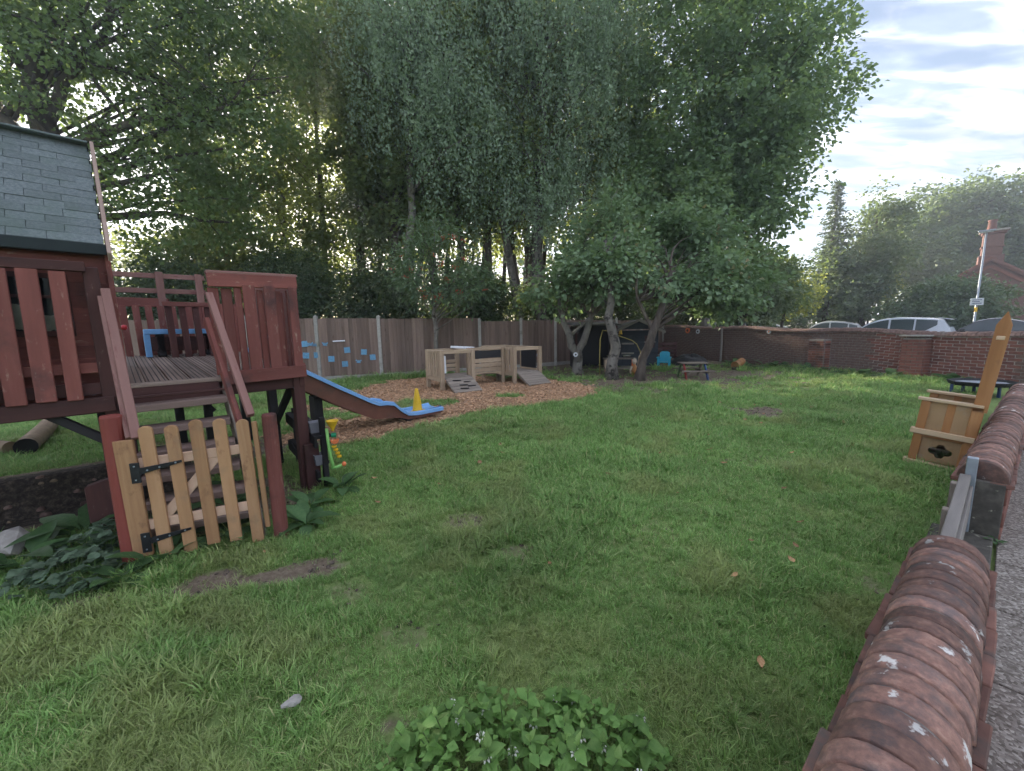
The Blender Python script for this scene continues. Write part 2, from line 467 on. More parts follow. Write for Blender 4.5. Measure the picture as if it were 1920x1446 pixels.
def ground_z(x, y):
    x, y = np.asarray(x, dtype=float), np.asarray(y, dtype=float)
    t, s = tower_ts(x, y)
    bank = .28 * sstep(s + .12 * (vnoise(x, y, .35, 5) - .5), .98, 1.2) * (1 - sstep(t, -1.15, -.35)) * (1 - sstep(s, 3.5, 7))
    bump = .05 * (vnoise(x, y, 1.3, 3) - .5) + .02 * (vnoise(x, y, .4, 4) - .5)
    lawn = sstep(wall_side(x, y), .1, .5)
    return (bank + bump * lawn) * (1 - sstep(np.hypot(x, y), 22, 30))

# worn and bare places of the lawn: (x, y, rx, ry, strength, rotation)
BARE = [(-1.55, 2.14, .42, .13, 1.0, .25), (-2.2, 2.0, .3, .12, .7, .2), (4.0, 6.45, .62, .42, 1.0, 0), (4.3, 10.9, 2.6, 1.6, 1.0, .1), (3.3, 12.3, 3.2, 1.6, 1.0, 0),
        (6.5, 11.6, 2.4, 1.5, .95, 0), (3.0, 10.2, 1.6, .8, .9, 0), (6.0, 9.6, 2.0, .5, .7, -.15), (3.2, 8.9, 1.9, .5, .6, -.25), (5.4, 8.8, 1.8, .45, .5, -.2), (-.36, 2.75, .22, .14, .6, 0), (.03, 2.35, .25, .12, .55, .3), (-.95, 2.0, .18, .1, .5, 0),
        (1.0, 2.6, .3, .14, .35, 0), (-.55, 1.7, .2, .1, .45, 0), (2.4, 4.0, .5, .2, .3, 0), (1.9, 1.95, .35, .14, .55, .6), (-.45, 1.25, .13, .08, 1.0, 0),
        (-2.7, 7.3, .5, .4, .4, 0), (-3.2, 4.6, 1.1, .7, .75, .8), (7.2, 14.5, 2.2, 2.0, .7, 0)]
def bare(x, y):
    x, y = np.asarray(x, dtype=float), np.asarray(y, dtype=float)
    n = vnoise(x, y, .22, 21) * .6 + vnoise(x, y, .08, 22) * .4
    b = np.zeros(np.shape(x))
    for cx, cy_, rx, ry, k, a in BARE:
        u = ((x - cx) * math.cos(a) + (y - cy_) * math.sin(a)) / rx
        v = (-(x - cx) * math.sin(a) + (y - cy_) * math.cos(a)) / ry
        d = np.hypot(u, v)
        b = np.maximum(b, k * (1 - sstep(d + (n - .5) * 1.7, .5, 1.2)))
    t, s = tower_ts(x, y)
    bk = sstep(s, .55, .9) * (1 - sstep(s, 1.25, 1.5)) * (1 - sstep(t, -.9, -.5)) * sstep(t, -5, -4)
    b = np.maximum(b, 2.2 * bk)  # bank goes past bare soil, to humus darkened by painted cabin shade
    under = sstep(s, -.45, -.3) * (1 - sstep(s, .5, .9)) * sstep(t, -1.3, -1.1) * (1 - sstep(t, -.2, .1))
    b = np.maximum(b, .8 * under)
    b = np.maximum(b, .85 * sstep(y - .07 * x, 12.6, 14))            # leaf litter under the trees
    return b

# ------------------------------------------------------------------ ground (one sheet out to the horizon)
def axis(fine0, fine1, step, far):
    a = list(np.arange(fine0, fine1 + 1e-6, step))
    d = step
    hi = fine1
    while hi < far:
        d *= 1.5; hi += d; a.append(hi)
    d = step; lo = fine0
    while lo > -far:
        d *= 1.5; lo -= d; a.insert(0, lo)
    return np.array(a)
gx, gy = axis(-7, 12, .075, 900), axis(.2, 15, .075, 900)
GX, GY = np.meshgrid(gx, gy)
gxv, gyv = GX.ravel(), GY.ravel()
gzv = ground_z(gxv, gyv)
gzv = gzv - .03 * (1 - sstep(wall_side(gxv, gyv), -.3, 0))
nx_, ny_ = len(gx), len(gy)
ii = (np.arange(ny_ - 1)[:, None] * nx_ + np.arange(nx_ - 1)[None, :]).ravel()
gf = np.stack([ii, ii + 1, ii + 1 + nx_, ii + nx_], 1)
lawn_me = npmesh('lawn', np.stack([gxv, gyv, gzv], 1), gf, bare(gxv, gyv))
smooth(lawn_me)
def ground_material():
    m, t, P, L = _nodes('lawn ground')
    at = t.nodes.new('ShaderNodeAttribute'); at.attribute_name = 'v'
    v = coords(t, L, 1, (1, 1, 1), True)
    fine = noise(t, L, v, 28, 6, .7)
    mid = noise(t, L, v, 2.2, 4, .6)
    grass = ramp(t, L, fine, [(.3, (.115, .18, .055)), (.55, (.20, .28, .095)), (.8, (.29, .35, .14))])
    grass = mixc(t, L, maprange(t, L, mid, .45, .75, 0, .55), grass, (.13, .13, .055))
    soil = ramp(t, L, fine, [(.25, (.085, .065, .048)), (.5, (.175, .138, .10)), (.8, (.31, .26, .20))])
    w = t.nodes.new('ShaderNodeMath'); w.operation = 'MULTIPLY_ADD'; w.inputs[1].default_value = .5; w.use_clamp = False
    L.new(fine, w.inputs[0]); L.new(at.outputs['Fac'], w.inputs[2])
    f = maprange(t, L, w.outputs[0], .55, .95)
    soil = mixc(t, L, maprange(t, L, at.outputs['Fac'], 1.1, 1.9), soil, ramp(t, L, fine, [(.3, (.022, .018, .015)), (.5, (.05, .041, .034)), (.62, (.10, .08, .062)), (.75, (.20, .16, .12))]))  # near-black bank soil: dark humus with the cabin's shade painted in
    L.new(mixc(t, L, f, grass, soil), P.inputs['Base Color'])
    P.inputs['Roughness'].default_value = .95
    P.inputs['Specular IOR Level'].default_value = .15
    b = t.nodes.new('ShaderNodeBump'); b.inputs['Strength'].default_value = .8; b.inputs['Distance'].default_value = .02
    L.new(fine, b.inputs['Height']); L.new(b.outputs[0], P.inputs['Normal'])
    return m
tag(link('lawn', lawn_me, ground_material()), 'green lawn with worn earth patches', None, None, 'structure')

# ------------------------------------------------------------------ instanced stuff (blades, chips)
def scatter(name, co, rot, scl, idx, meshes, material, label, cat, extra={}):
    me = bpy.data.meshes.new(name)
    me.vertices.add(len(co)); me.vertices.foreach_set('co', np.asarray(co, dtype=np.float32).ravel())
    a = me.attributes.new('rot', 'FLOAT_VECTOR', 'POINT'); a.data.foreach_set('vector', np.asarray(rot, dtype=np.float32).ravel())
    a = me.attributes.new('scl', 'FLOAT', 'POINT'); a.data.foreach_set('value', np.asarray(scl, dtype=np.float32))
    a = me.attributes.new('idx', 'INT', 'POINT'); a.data.foreach_set('value', np.asarray(idx, dtype=np.int32))
    for nm, vals in extra.items():
        a = me.attributes.new(nm, 'FLOAT', 'POINT'); a.data.foreach_set('value', np.asarray(vals, dtype=np.float32))
    o = link(name, me)
    pool = bpy.data.collections.new(name + '_pool')
    for k, pm in enumerate(meshes):
        pm.materials.append(material)
        pool.objects.link(bpy.data.objects.new('%s_piece_%02d' % (name, k), pm))
    g = bpy.data.node_groups.new(name + '_nodes', 'GeometryNodeTree')
    g.interface.new_socket('Geometry', in_out='INPUT', socket_type='NodeSocketGeometry')
    g.interface.new_socket('Geometry', in_out='OUTPUT', socket_type='NodeSocketGeometry')
    N = g.nodes.new
    gi, go, ip, ci, er = N('NodeGroupInput'), N('NodeGroupOutput'), N('GeometryNodeInstanceOnPoints'), N('GeometryNodeCollectionInfo'), N('FunctionNodeEulerToRotation')
    ci.inputs['Collection'].default_value = pool
    ci.inputs['Separate Children'].default_value = True
    ci.inputs['Reset Children'].default_value = True
    def na(nm, ty):
        q = N('GeometryNodeInputNamedAttribute'); q.data_type = ty; q.inputs['Name'].default_value = nm
        return q.outputs['Attribute']
    ln = g.links.new
    ln(gi.outputs[0], ip.inputs['Points']); ln(ci.outputs[0], ip.inputs['Instance'])
    ip.inputs['Pick Instance'].default_value = True
    ln(na('idx', 'INT'), ip.inputs['Instance Index'])
    ln(na('rot', 'FLOAT_VECTOR'), er.inputs[0]); ln(er.outputs[0], ip.inputs['Rotation'])
    ln(na('scl', 'FLOAT'), ip.inputs['Scale'])
    ln(ip.outputs[0], go.inputs[0])
    md = o.modifiers.new('scatter', 'NODES'); md.node_group = g
    return tag(o, label, cat, None, 'stuff')

def tuft(seed, n=14, spread=.035, hmin=.035, hmax=.085, w=.0032, bend=.6):
    r = random.Random(seed)
    V, F, A = [], [], []
    for _ in range(n):
        a = r.uniform(0, 6.283); q = spread * math.sqrt(r.random())
        x, y = q * math.cos(a), q * math.sin(a)
        h = r.uniform(hmin, hmax); b = r.uniform(.15, 1) * bend * h
        ba = a + r.gauss(0, .9)
        cx, cy_ = math.cos(ba), math.sin(ba)
        sx, sy = -cy_ * w, cx * w
        ww = r.uniform(.7, 1.3)
        o = len(V)
        fl = r.random()
        tipdrop = r.uniform(.0, .35) * h
        for fr, bw in ((0, 1), (.55, .85)):
            V += [(x + cx * b * fr ** 2 - sx * bw * ww, y + cy_ * b * fr ** 2 - sy * bw * ww, h * fr), (x + cx * b * fr ** 2 + sx * bw * ww, y + cy_ * b * fr ** 2 + sy * bw * ww, h * fr)]
        V.append((x + cx * b * 1.15, y + cy_ * b * 1.15, h - tipdrop))
        F += [(o, o + 1, o + 3), (o, o + 3, o + 2), (o + 2, o + 3, o + 4)]
        A += [fl] * 5
    return npmesh('tuft', V, F, A)

def grass_material():
    m, t, P, L = _nodes('grass blades')
    at = t.nodes.new('ShaderNodeAttribute'); at.attribute_name = 'v'
    c = ramp(t, L, at.outputs['Fac'], [(.0, (.142, .268, .068)), (.45, (.222, .392, .11)), (.82, (.325, .50, .17)), (.93, (.42, .48, .20)), (1, (.58, .52, .30))])
    def inst(nm):
        n_ = t.nodes.new('ShaderNodeAttribute'); n_.attribute_type = 'INSTANCER'; n_.attribute_name = nm
        return n_.outputs['Fac']
    c = mixc(t, L, inst('dry'), c, (.36, .41, .16))
    c = mixc(t, L, 1.0, c, inst('tone'), 'MULTIPLY')
    L.new(c, P.inputs['Base Color'])
    P.inputs['Roughness'].default_value = .5; P.inputs['Specular IOR Level'].default_value = .35
    tr = t.nodes.new('ShaderNodeBsdfTranslucent'); L.new(c, tr.inputs['Color'])
    ms = t.nodes.new('ShaderNodeMixShader'); ms.inputs[0].default_value = .35
    L.new(P.outputs[0], ms.inputs[1]); L.new(tr.outputs[0], ms.inputs[2])
    L.new(ms.outputs[0], t.nodes['Material Output'].inputs['Surface'])
    return m

def chip_mask(x, y):
    q = CHIP
    n = (vnoise(x, y, .5, 31) - .5) * .5 + (vnoise(x, y, .17, 33) - .5) * .3
    inside = in_poly(x + n, y + n * .7, q)
    weeds = (vnoise(x, y, .7, 35) > .74) & (y > 5.6) & (y < 8.6) & (x < .6)
    weeds |= (np.hypot((x + 3.3) / .8, (y - 6.2) / .9) < 1) & (vnoise(x, y, .3, 36) > .35)
    return inside & ~weeds

pts = []
for (y0, y1, dens, sc) in ((.95, 2.2, 2600, .60), (2.2, 3.6, 1700, .68), (3.6, 5.5, 1000, .8), (5.5, 8, 520, 1.0), (8, 11, 260, 1.35), (11, 15.5, 110, 1.9)):
    xa, xb = -1.32 * y1 - .25, min(1.34 * y1 + .25, 11)
    n = int((xb - xa) * (y1 - y0) * dens)
    x = rng.uniform(xa, xb, n); y = rng.uniform(y0, y1, n)
    keep = (x > -1.35 * y - .3) & (x < 1.36 * y + .3) & (wall_side(x, y) > .13)
    # right of the low wall's end lies the gateway; the far brick wall closes the garden
    keep &= (x - 8.0) * .95 + (y - 17.6) * .31 < -.05
    keep &= ~chip_mask(x, y)
    b = bare(x, y)
    keep &= rng.random(n) > np.clip(b * 1.2 - .08, 0, .95)
    x, y, b = x[keep], y[keep], b[keep]
    long_ = .7 + .7 * vnoise(x, y, .7, 41) ** 2 + .35 * sstep(-x, .6, 2.0) * (y < 2.6) + .3 * (vnoise(x, y, .25, 43) > .72)
    pts.append(np.stack([x, y, sc * long_ * (1 - .45 * b) * rng.uniform(.7, 1.25, len(x))], 1))
pts = np.concatenate(pts)
gz = ground_z(pts[:, 0], pts[:, 1])
grot = np.stack([rng.normal(0, .16, len(pts)), rng.normal(0, .16, len(pts)), rng.uniform(0, 6.283, len(pts))], 1)
tufts = [tuft(s, 15, .04, .03, .075, .0027, 1.05) for s in range(7)] + [tuft(s + 20, 11, .03, .05, .11, .0026, 1.2) for s in range(3)]
GRASS = grass_material()
scatter('grass', np.stack([pts[:, 0], pts[:, 1], gz - .004], 1), grot, pts[:, 2], rng.integers(0, 10, len(pts)), tufts, GRASS, 'short green grass blades covering the lawn', 'grass',
        {'dry': .72 * sstep(.5 * vnoise(pts[:, 0], pts[:, 1], .55, 61) + .3 * vnoise(pts[:, 0], pts[:, 1], .2, 62) + .2 * vnoise(pts[:, 0], pts[:, 1], 1.6, 63), .5, .78),
         'tone': (.78 + .30 * vnoise(pts[:, 0], pts[:, 1], 1.1, 64) + .22 * vnoise(pts[:, 0], pts[:, 1], .3, 65)) * rng.uniform(.8, 1.2, len(pts))})

# crumbs of soil and litter on the bare places
n = 26000
x = rng.uniform(-3.6, 7, n); y = rng.uniform(1.0, 12.5, n)
b = bare(x, y)
k = (rng.random(n) < np.clip(b, 0, 1) * np.clip(1.5 - y / 9, .25, 1)) & (b > .25) & (wall_side(x, y) > .2) & ~chip_mask(x, y)
x, y = x[k], y[k]
M['crumb'] = mat('soil crumb', [(.2, (.05, .038, .03)), (.5, (.13, .10, .08)), (.8, (.32, .27, .22))], 60, (1, 1, 1), .95, .3, .6)
cr_m = []
for s in range(5):
    r = random.Random(s + 50)
    v = [(sx_ * .008 * r.uniform(.5, 1.4), sy_ * .006 * r.uniform(.5, 1.4), sz_ * .004 * r.uniform(.5, 1.3)) for sz_ in (-1, 1) for sx_, sy_ in ((-1, -1), (1, -1), (1, 1), (-1, 1))]
    cr_m.append(MB().add(v, [(0, 3, 2, 1), (4, 5, 6, 7), (0, 1, 5, 4), (1, 2, 6, 5), (2, 3, 7, 6), (3, 0, 4, 7)]).mesh('crumb'))
scatter('soil_crumbs', np.stack([x, y, ground_z(x, y) + .004], 1), np.stack([rng.normal(0, .4, len(x)), rng.normal(0, .4, len(x)), rng.uniform(0, 6.28, len(x))], 1), rng.uniform(.4, 1.6, len(x)), rng.integers(0, 5, len(x)), cr_m, M['crumb'], 'crumbs of soil and litter on the bare lawn patches', 'soil')
# ------------------------------------------------------------------ wood chip bed
cx_, cy_ = np.meshgrid(np.arange(-4.4, 2.5, .1), np.arange(4.4, 12.8, .1))
cxf, cyf = cx_.ravel(), cy_.ravel()
cin = chip_mask(cxf, cyf)
w_ = cx_.shape[1]
faces = []
cin2 = cin.reshape(cx_.shape)
for i in range(cx_.shape[0] - 1):
    for j in range(w_ - 1):
        if cin2[i, j] and cin2[i + 1, j] and cin2[i, j + 1] and cin2[i + 1, j + 1]:
            faces.append((i * w_ + j, i * w_ + j + 1, (i + 1) * w_ + j + 1, (i + 1) * w_ + j))
bed = npmesh('wood_chip_bed', np.stack([cxf, cyf, ground_z(cxf, cyf) + .008], 1), np.array(faces))
M['chip'] = mat('wood chip', [(.2, (.27, .15, .08)), (.5, (.45, .275, .16)), (.8, (.60, .42, .28))], 26, (1, 1, 1), .85, .3, .38)
M['chipbed'] = mat('wood chip bed', [(.3, (.17, .10, .058)), (.5, (.34, .21, .125)), (.75, (.50, .34, .215))], 30, (1, 1, 1), .9, .8, 0, world_space=True, bump_dist=.02)
tag(link('wood_chip_bed', bed, 'chipbed'), 'bed of orange wood chips under the play equipment', None, None, 'structure')
n = 42000
x = rng.uniform(-4.4, 2.5, n); y = rng.uniform(4.4, 12.8, n)
k = chip_mask(x, y) & (rng.random(n) < np.clip(1.35 - y / 14, .3, 1))
x, y = x[k], y[k]
# strays on the edge of the lawn
sx = rng.uniform(-4.6, 2.8, 2500); sy = rng.uniform(4.3, 12.9, 2500)
ks = in_poly(sx * .93 + -.05, sy * .95 + .45, CHIP); x = np.concatenate([x, sx[ks]]); y = np.concatenate([y, sy[ks]])
chips = []
for s in range(5):
    r = random.Random(s)
    a, b, c = r.uniform(.018, .034), r.uniform(.007, .013), r.uniform(.002, .004)
    v = [(sx_ * a * r.uniform(.7, 1.1), sy_ * b * r.uniform(.7, 1.1), sz_ * c) for sz_ in (-1, 1) for sx_, sy_ in ((-1, -1), (1, -1), (1, 1), (-1, 1))]
    chips.append(MB().add(v, [(0, 3, 2, 1), (4, 5, 6, 7), (0, 1, 5, 4), (1, 2, 6, 5), (2, 3, 7, 6), (3, 0, 4, 7)]).mesh('chip'))
scatter('wood_chips', np.stack([x, y, ground_z(x, y) + .014], 1), np.stack([rng.normal(0, .35, len(x)), rng.normal(0, .35, len(x)), rng.uniform(0, 6.28, len(x))], 1),
        rng.uniform(.8, 1.5, len(x)), rng.integers(0, 5, len(x)), chips, M['chip'], 'loose orange wood chips around slide and climbing frame', 'wood chips')

# ------------------------------------------------------------------ paths and road
def paving_material():
    m, t, P, L = _nodes('exposed aggregate paving')
    v = coords(t, L, 1, (1, 1, 1), True)
    vo = t.nodes.new('ShaderNodeTexVoronoi'); vo.inputs['Scale'].default_value = 95
    L.new(v, vo.inputs['Vector'])
    sepc = t.nodes.new('ShaderNodeSeparateColor'); L.new(vo.outputs['Color'], sepc.inputs[0])
    c = ramp(t, L, sepc.outputs[0], [(.0, (.11, .09, .072)), (.4, (.20, .17, .145)), (.75, (.30, .265, .23)), (1, (.44, .40, .35))])
    big = noise(t, L, v, 3, 4, .6)
    c = mixc(t, L, maprange(t, L, big, .5, .75, 0, .4), c, (.14, .12, .098))
    L.new(c, P.inputs['Base Color']); P.inputs['Roughness'].default_value = .85
    b = t.nodes.new('ShaderNodeBump'); b.inputs['Strength'].default_value = .6; b.inputs['Distance'].default_value = .004; b.invert = True
    L.new(vo.outputs['Distance'], b.inputs['Height']); L.new(b.outputs[0], P.inputs['Normal'])
    return m
M['pave'] = paving_material()
def wp(a, b, z=0):       # point a metres along the low wall, b metres to the lawn side
    return (W0[0] + WD[0] * a + WNL[0] * b, W0[1] + WD[1] * a + WNL[1] * b, z)
path = thing('path', 'path of exposed aggregate slabs', None)
del path['label']
tag(path, None, None, None, 'structure')
SL = .62
for i in range(-2, 16):
    for j in range(3):
        a0 = i * SL + (.31 if j % 2 else 0); b0 = -.125 - (j + 1) * SL
        mb = MB().box(0, SL - .012, 0, SL - .012, -.06, 0)
        key = 'slab'
        if key not in _cache: _cache[key] = mb.mesh('slab', .004)
        o = link('slab', _cache[key], M['pave'], path, wp(a0, b0, .012 + random.uniform(-.002, .002)), (0, 0, math.atan2(WD[1], WD[0])))
gate_slab = MB().box(0, 1.42, -.12, .15, -.05, 0).build('threshold_slab', 'mossy', path, .006, loc=wp(1.36, 0, .035), rot=(0, 0, math.atan2(WD[1], WD[0])))
road = MB().add([(9.4, 26, 0), (12.4, 6.2, 0), (24, 2, 0), (27, 16, 0), (24, 30, 0), (14, 34, 0)], [(0, 1, 2, 3, 4)]).build('road', 'asphalt', loc=(0, 0, .03))
tag(road, None, None, None, 'structure')

# ------------------------------------------------------------------ trees
def n3(P, s, seed):
    r = np.random.default_rng(seed)
    out = 0
    for _ in range(5):
        d = r.normal(size=3); d /= np.linalg.norm(d)
        out = out + np.sin(P @ d * (6.283 / s) * r.uniform(.7, 1.5) + r.uniform(0, 6.28))
    return out / 5

def leaf_arrays(P, A, N, Ln, Wd):
    A = A / np.linalg.norm(A, axis=1, keepdims=True)
    S = np.cross(A, N); S /= (np.linalg.norm(S, axis=1, keepdims=True) + 1e-9)
    Nn = np.cross(S, A)
    l = Ln[:, None]; w = Wd[:, None]
    b = P; m = P + A * l * .45 + Nn * w * .25
    v = np.stack([b, m + S * w, P + A * l - Nn * l * .12, m - S * w], 1).reshape(-1, 3)
    i = np.arange(len(P)) * 4
    f = np.concatenate([np.stack([i, i + 1, i + 2], 1), np.stack([i, i + 2, i + 3], 1)])
    return v, f

def bez(a, b, c, n):
    t = np.linspace(0, 1, n)[:, None]
    a, b, c = np.array(a), np.array(b), np.array(c)
    return (1 - t) ** 2 * a + 2 * t * (1 - t) * b + t ** 2 * c

def tree(name, label, cat, base, trunks, ells, ncl, clr, lpc, leaf, lm, bark, group=None, limbs=16, seed=1, hole=-9, hs=1.6, weep=0, flat=.6, shell=.45, wl=.42, patch=None):
    """trunks: polylines of (x,y,z,r) relative to base; ells: crown ellipsoids (x,y,z,rx,ry,rz) in world space"""
    r = np.random.default_rng(seed)
    root = thing(name, label, cat, base, 0, group)
    B = np.array(base)
    # clump centres
    vol = np.array([e[3] * e[4] * e[5] for e in ells]) ** .8
    cs, ns = [], []
    cnt = np.maximum(1, (vol / vol.sum() * ncl).astype(int))
    for e, k in zip(ells, cnt):
        d = r.normal(size=(k * 2, 3)); d /= np.linalg.norm(d, axis=1, keepdims=True)
        q = r.random((k * 2, 1)) ** shell
        p = np.array(e[:3]) + d * q * np.array(e[3:6])
        p += np.array(e[3:6]) * .16 * n3(p, 1.7, seed + 3)[:, None] * d
        ok = n3(p, hs, seed + 9) > hole
        p, d = p[ok][:k], d[ok][:k]
        cs.append(p); ns.append(d)
    cs = np.concatenate(cs); ns = np.concatenate(ns)
    ok = cs[:, 2] > .15
    cs, ns = cs[ok], ns[ok]
    if weep:
        # hanging strands: every clump becomes a few pendulous shoots
        P, A = [], []
        for c in cs:
            for _ in range(3):
                ln = r.uniform(.25, 1.1) * weep
                k = int(lpc * ln / weep / 3)
                s0 = c + r.normal(0, .38, 3)
                tt = np.sort(r.random(k))
                dr = r.normal(0, .16, 2)
                off = np.stack([dr[0] * tt, dr[1] * tt, -tt * ln], 1)
                pp = s0 + off + r.normal(0, .075, (k, 3))
                pp = pp[pp[:, 2] > 1.6]
                P.append(pp); a = r.normal(0, .55, (len(pp), 3)); a[:, 2] -= 1.0; A.append(a)
        P = np.concatenate(P); A = np.concatenate(A)
        N = r.normal(0, 1, P.shape)
        cid = r.random(len(P)) * .6 + .2
    else:
        k = np.repeat(np.arange(len(cs)), lpc)
        g_ = r.normal(0, 1, (len(k), 3)); g_ *= np.minimum(1, 1.5 / np.linalg.norm(g_, axis=1, keepdims=True)) * 1.15
        jit = g_ * clr * r.uniform(.55, 1.3, (len(cs), 1))[k]
        jit[:, 2] *= flat
        jit += ns[k] * (np.abs(r.normal(0, 1, (len(k), 1))) * .55 - .3) * clr      # shoots reach outwards
        P = cs[k] + jit
        A = jit / clr * .8 + ns[k] * .5 + r.normal(0, .6, P.shape); A[:, 2] -= .35
        N = r.normal(0, .55, P.shape) + ns[k] * .35; N[:, 2] += .8
        cid = (r.random(len(cs)) * .5)[k] + r.random(len(k)) * .5
    okk = P[:, 2] > .05
    P, A, N, cid = P[okk], A[okk], N[okk], cid[okk]
    Ln = leaf * r.uniform(.65, 1.35, len(P))
    V, F = leaf_arrays(P - B, A, N, Ln, Ln * wl)
    cid = np.clip(cid + .22 * n3(P, 1.9, seed + 77) + .12 * n3(P, .7, seed + 78), 0, 1)
    me = npmesh('crown', V, F, np.repeat(cid, 4))
    cr_ = link('crown', me, lm, root)
    cr_['kind'] = 'stuff'
    # wood
    for tr in trunks:
        t = np.array(tr, dtype=float)
        mb = MB()
        # resample with a little wander
        zs = np.linspace(0, 1, 9 if len(t) > 1 else 2)
        u = np.linspace(0, 1, len(t))
        px = [np.interp(zs, u, t[:, i]) for i in range(4)]
        wob = .35 * px[3].max()
        pts_ = [(px[0][i] + (r.normal(0, wob) if 0 < i else 0), px[1][i] + (r.normal(0, wob) if 0 < i else 0), px[2][i] - (.1 if i == 0 else 0)) for i in range(len(zs))]
        rad = px[3].copy()
        if t[0, 2] <= .01: rad[0] *= 1.45
        mb.tube(pts_, list(rad), 10)
        mb.build('trunk', bark, root, shade=True)
    if limbs:
        mb = MB()
        T = np.array(trunks[0], dtype=float)
        far = np.argsort(-np.linalg.norm(cs - B - T[-1, :3], axis=1) + r.normal(0, 1.5, len(cs)))
        for j in range(min(limbs * 3, len(cs))):
            tg = cs[far[j * max(1, len(cs) // (limbs * 3))]] - B
            tk = np.array(trunks[j % len(trunks)], dtype=float)
            hd = np.linalg.norm(tg[:2] - tk[-1, :2])
            z0 = np.clip(tg[2] - .55 * hd - .3, tk[0, 2] + .45 * (tk[-1, 2] - tk[0, 2]), tk[-1, 2])
            s0 = np.array([np.interp(z0, tk[:, 2], tk[:, i]) for i in range(3)])
            rr = np.interp(z0, tk[:, 2], tk[:, 3]) * (.5 if j % 3 == 0 else .22)
            mid = (s0 + tg) / 2 + np.array([r.normal(0, .2), r.normal(0, .2), .12 * hd])
            pp = bez(s0, mid, tg, 7)
            pp[1:-1] += r.normal(0, .05 * hd / 3, (5, 3))
            mb.tube([tuple(q) for q in pp], [rr * (1 - .85 * i / 6) + .006 for i in range(7)], 5)
        mb.build('branches', bark, root, shade=True)['kind'] = 'stuff'
    return root

SAGE = [(0, (.038, .058, .026)), (.5, (.066, .096, .043)), (1, (.10, .13, .062))]
LM_OAK = leafmat('oak leaves', [(0, (0.055, 0.097, 0.045)), (.5, (0.101, 0.160, 0.069)), (1, (0.156, 0.218, 0.099))], .42, tcol=(0.402, 0.564, 0.124))
LM_WOOD = leafmat('woodland leaves', [(0, (0.051, 0.087, 0.042)), (.5, (0.091, 0.147, 0.069)), (.92, (0.156, 0.207, 0.099)), (1, (0.292, 0.207, 0.099))], .45, tcol=(0.547, 0.627, 0.124))
LM_BIRCH = leafmat('birch leaves', [(0, (0.142, 0.201, 0.134)), (.5, (0.233, 0.312, 0.218)), (1, (0.356, 0.442, 0.323))], .35, tcol=(0.474, 0.686, 0.223))
LM_SYC = leafmat('sycamore leaves', [(0, (0.084, 0.137, 0.077)), (.5, (0.145, 0.219, 0.119)), (1, (0.230, 0.311, 0.185))], .38, tcol=(0.481, 0.682, 0.164))
LM_MAPLE = leafmat('maple leaves', [(0, (0.102, 0.166, 0.090)), (.5, (0.181, 0.265, 0.150)), (.93, (0.276, 0.369, 0.224)), (1, (0.423, 0.303, 0.200))], .32, tcol=(0.406, 0.606, 0.174))
LM_HEDGE = leafmat('hedge leaves', [(0, (0.040, 0.068, 0.040)), (.5, (0.077, 0.116, 0.069)), (.9, (0.136, 0.169, 0.112)), (1, (0.237, 0.244, 0.148))], .3)
LM_ROWAN = leafmat('rowan leaves', [(0, (0.083, 0.141, 0.084)), (.6, (0.156, 0.236, 0.137)), (1, (0.255, 0.320, 0.198))], .35)
LM_YEL = leafmat('yellow green leaves', [(0, (0.138, 0.179, 0.048)), (.5, (0.263, 0.300, 0.072)), (1, (0.415, 0.434, 0.127))], .45, tcol=(0.461, 0.499, 0.095))
LM_FAR = leafmat('far leaves', [(0, (0.083, 0.124, 0.074)), (.5, (0.146, 0.198, 0.119)), (1, (0.229, 0.273, 0.161))], .38)
LM_RED = leafmat('reddish cherry leaves', [(0, (0.086, 0.112, 0.074)), (.5, (0.131, 0.183, 0.112)), (1, (0.210, 0.224, 0.148))], .35)
LM_CONIF = leafmat('spruce needles', [(0, (0.064, 0.093, 0.069)), (1, (0.156, 0.198, 0.137))], .2)
LM_LAUREL = leafmat('laurel leaves', [(0, (0.055, 0.097, 0.054)), (.6, (0.109, 0.169, 0.094)), (1, (0.201, 0.264, 0.148))], .25, rough=.4)

# the big spreading tree at the left, its limbs reach over the cabin
tree('oak_tree', 'big spreading tree with forked trunk rising behind the cabin roof', 'tree', (-14.3, 12, 0),
     [[(0, 0, 0, .42), (.3, 0, 4, .36), (.8, .1, 7.4, .30), (1.7, .3, 10.5, .16)], [(-.9, .5, 0, .36), (-.8, .6, 4, .32), (-.6, .5, 8, .25), (-.9, .8, 11, .12)],
      [(.5, 0, 5.2, .17), (2.0, .1, 6.9, .13), (4.2, .3, 7.7, .09), (6.2, .5, 8.0, .04)], [(.9, .2, 7.2, .18), (1.6, .3, 8.4, .14), (2.9, .3, 9.6, .09), (3.6, .6, 11.5, .05)]],
     [(-11.6, 12.6, 9.8, 3.6, 2.6, 3.6), (-8.9, 13.2, 8.2, 2.4, 2.2, 2.9), (-14.4, 12, 11, 3.2, 2.5, 3), (-10.2, 13, 5.6, 2.4, 2, 1.8), (-8.2, 13.5, 12.2, 2.6, 2.2, 2.6)], 960, .34, 44, .125, LM_OAK, M['bark'], limbs=22, seed=5, hole=-.12, hs=1.5)
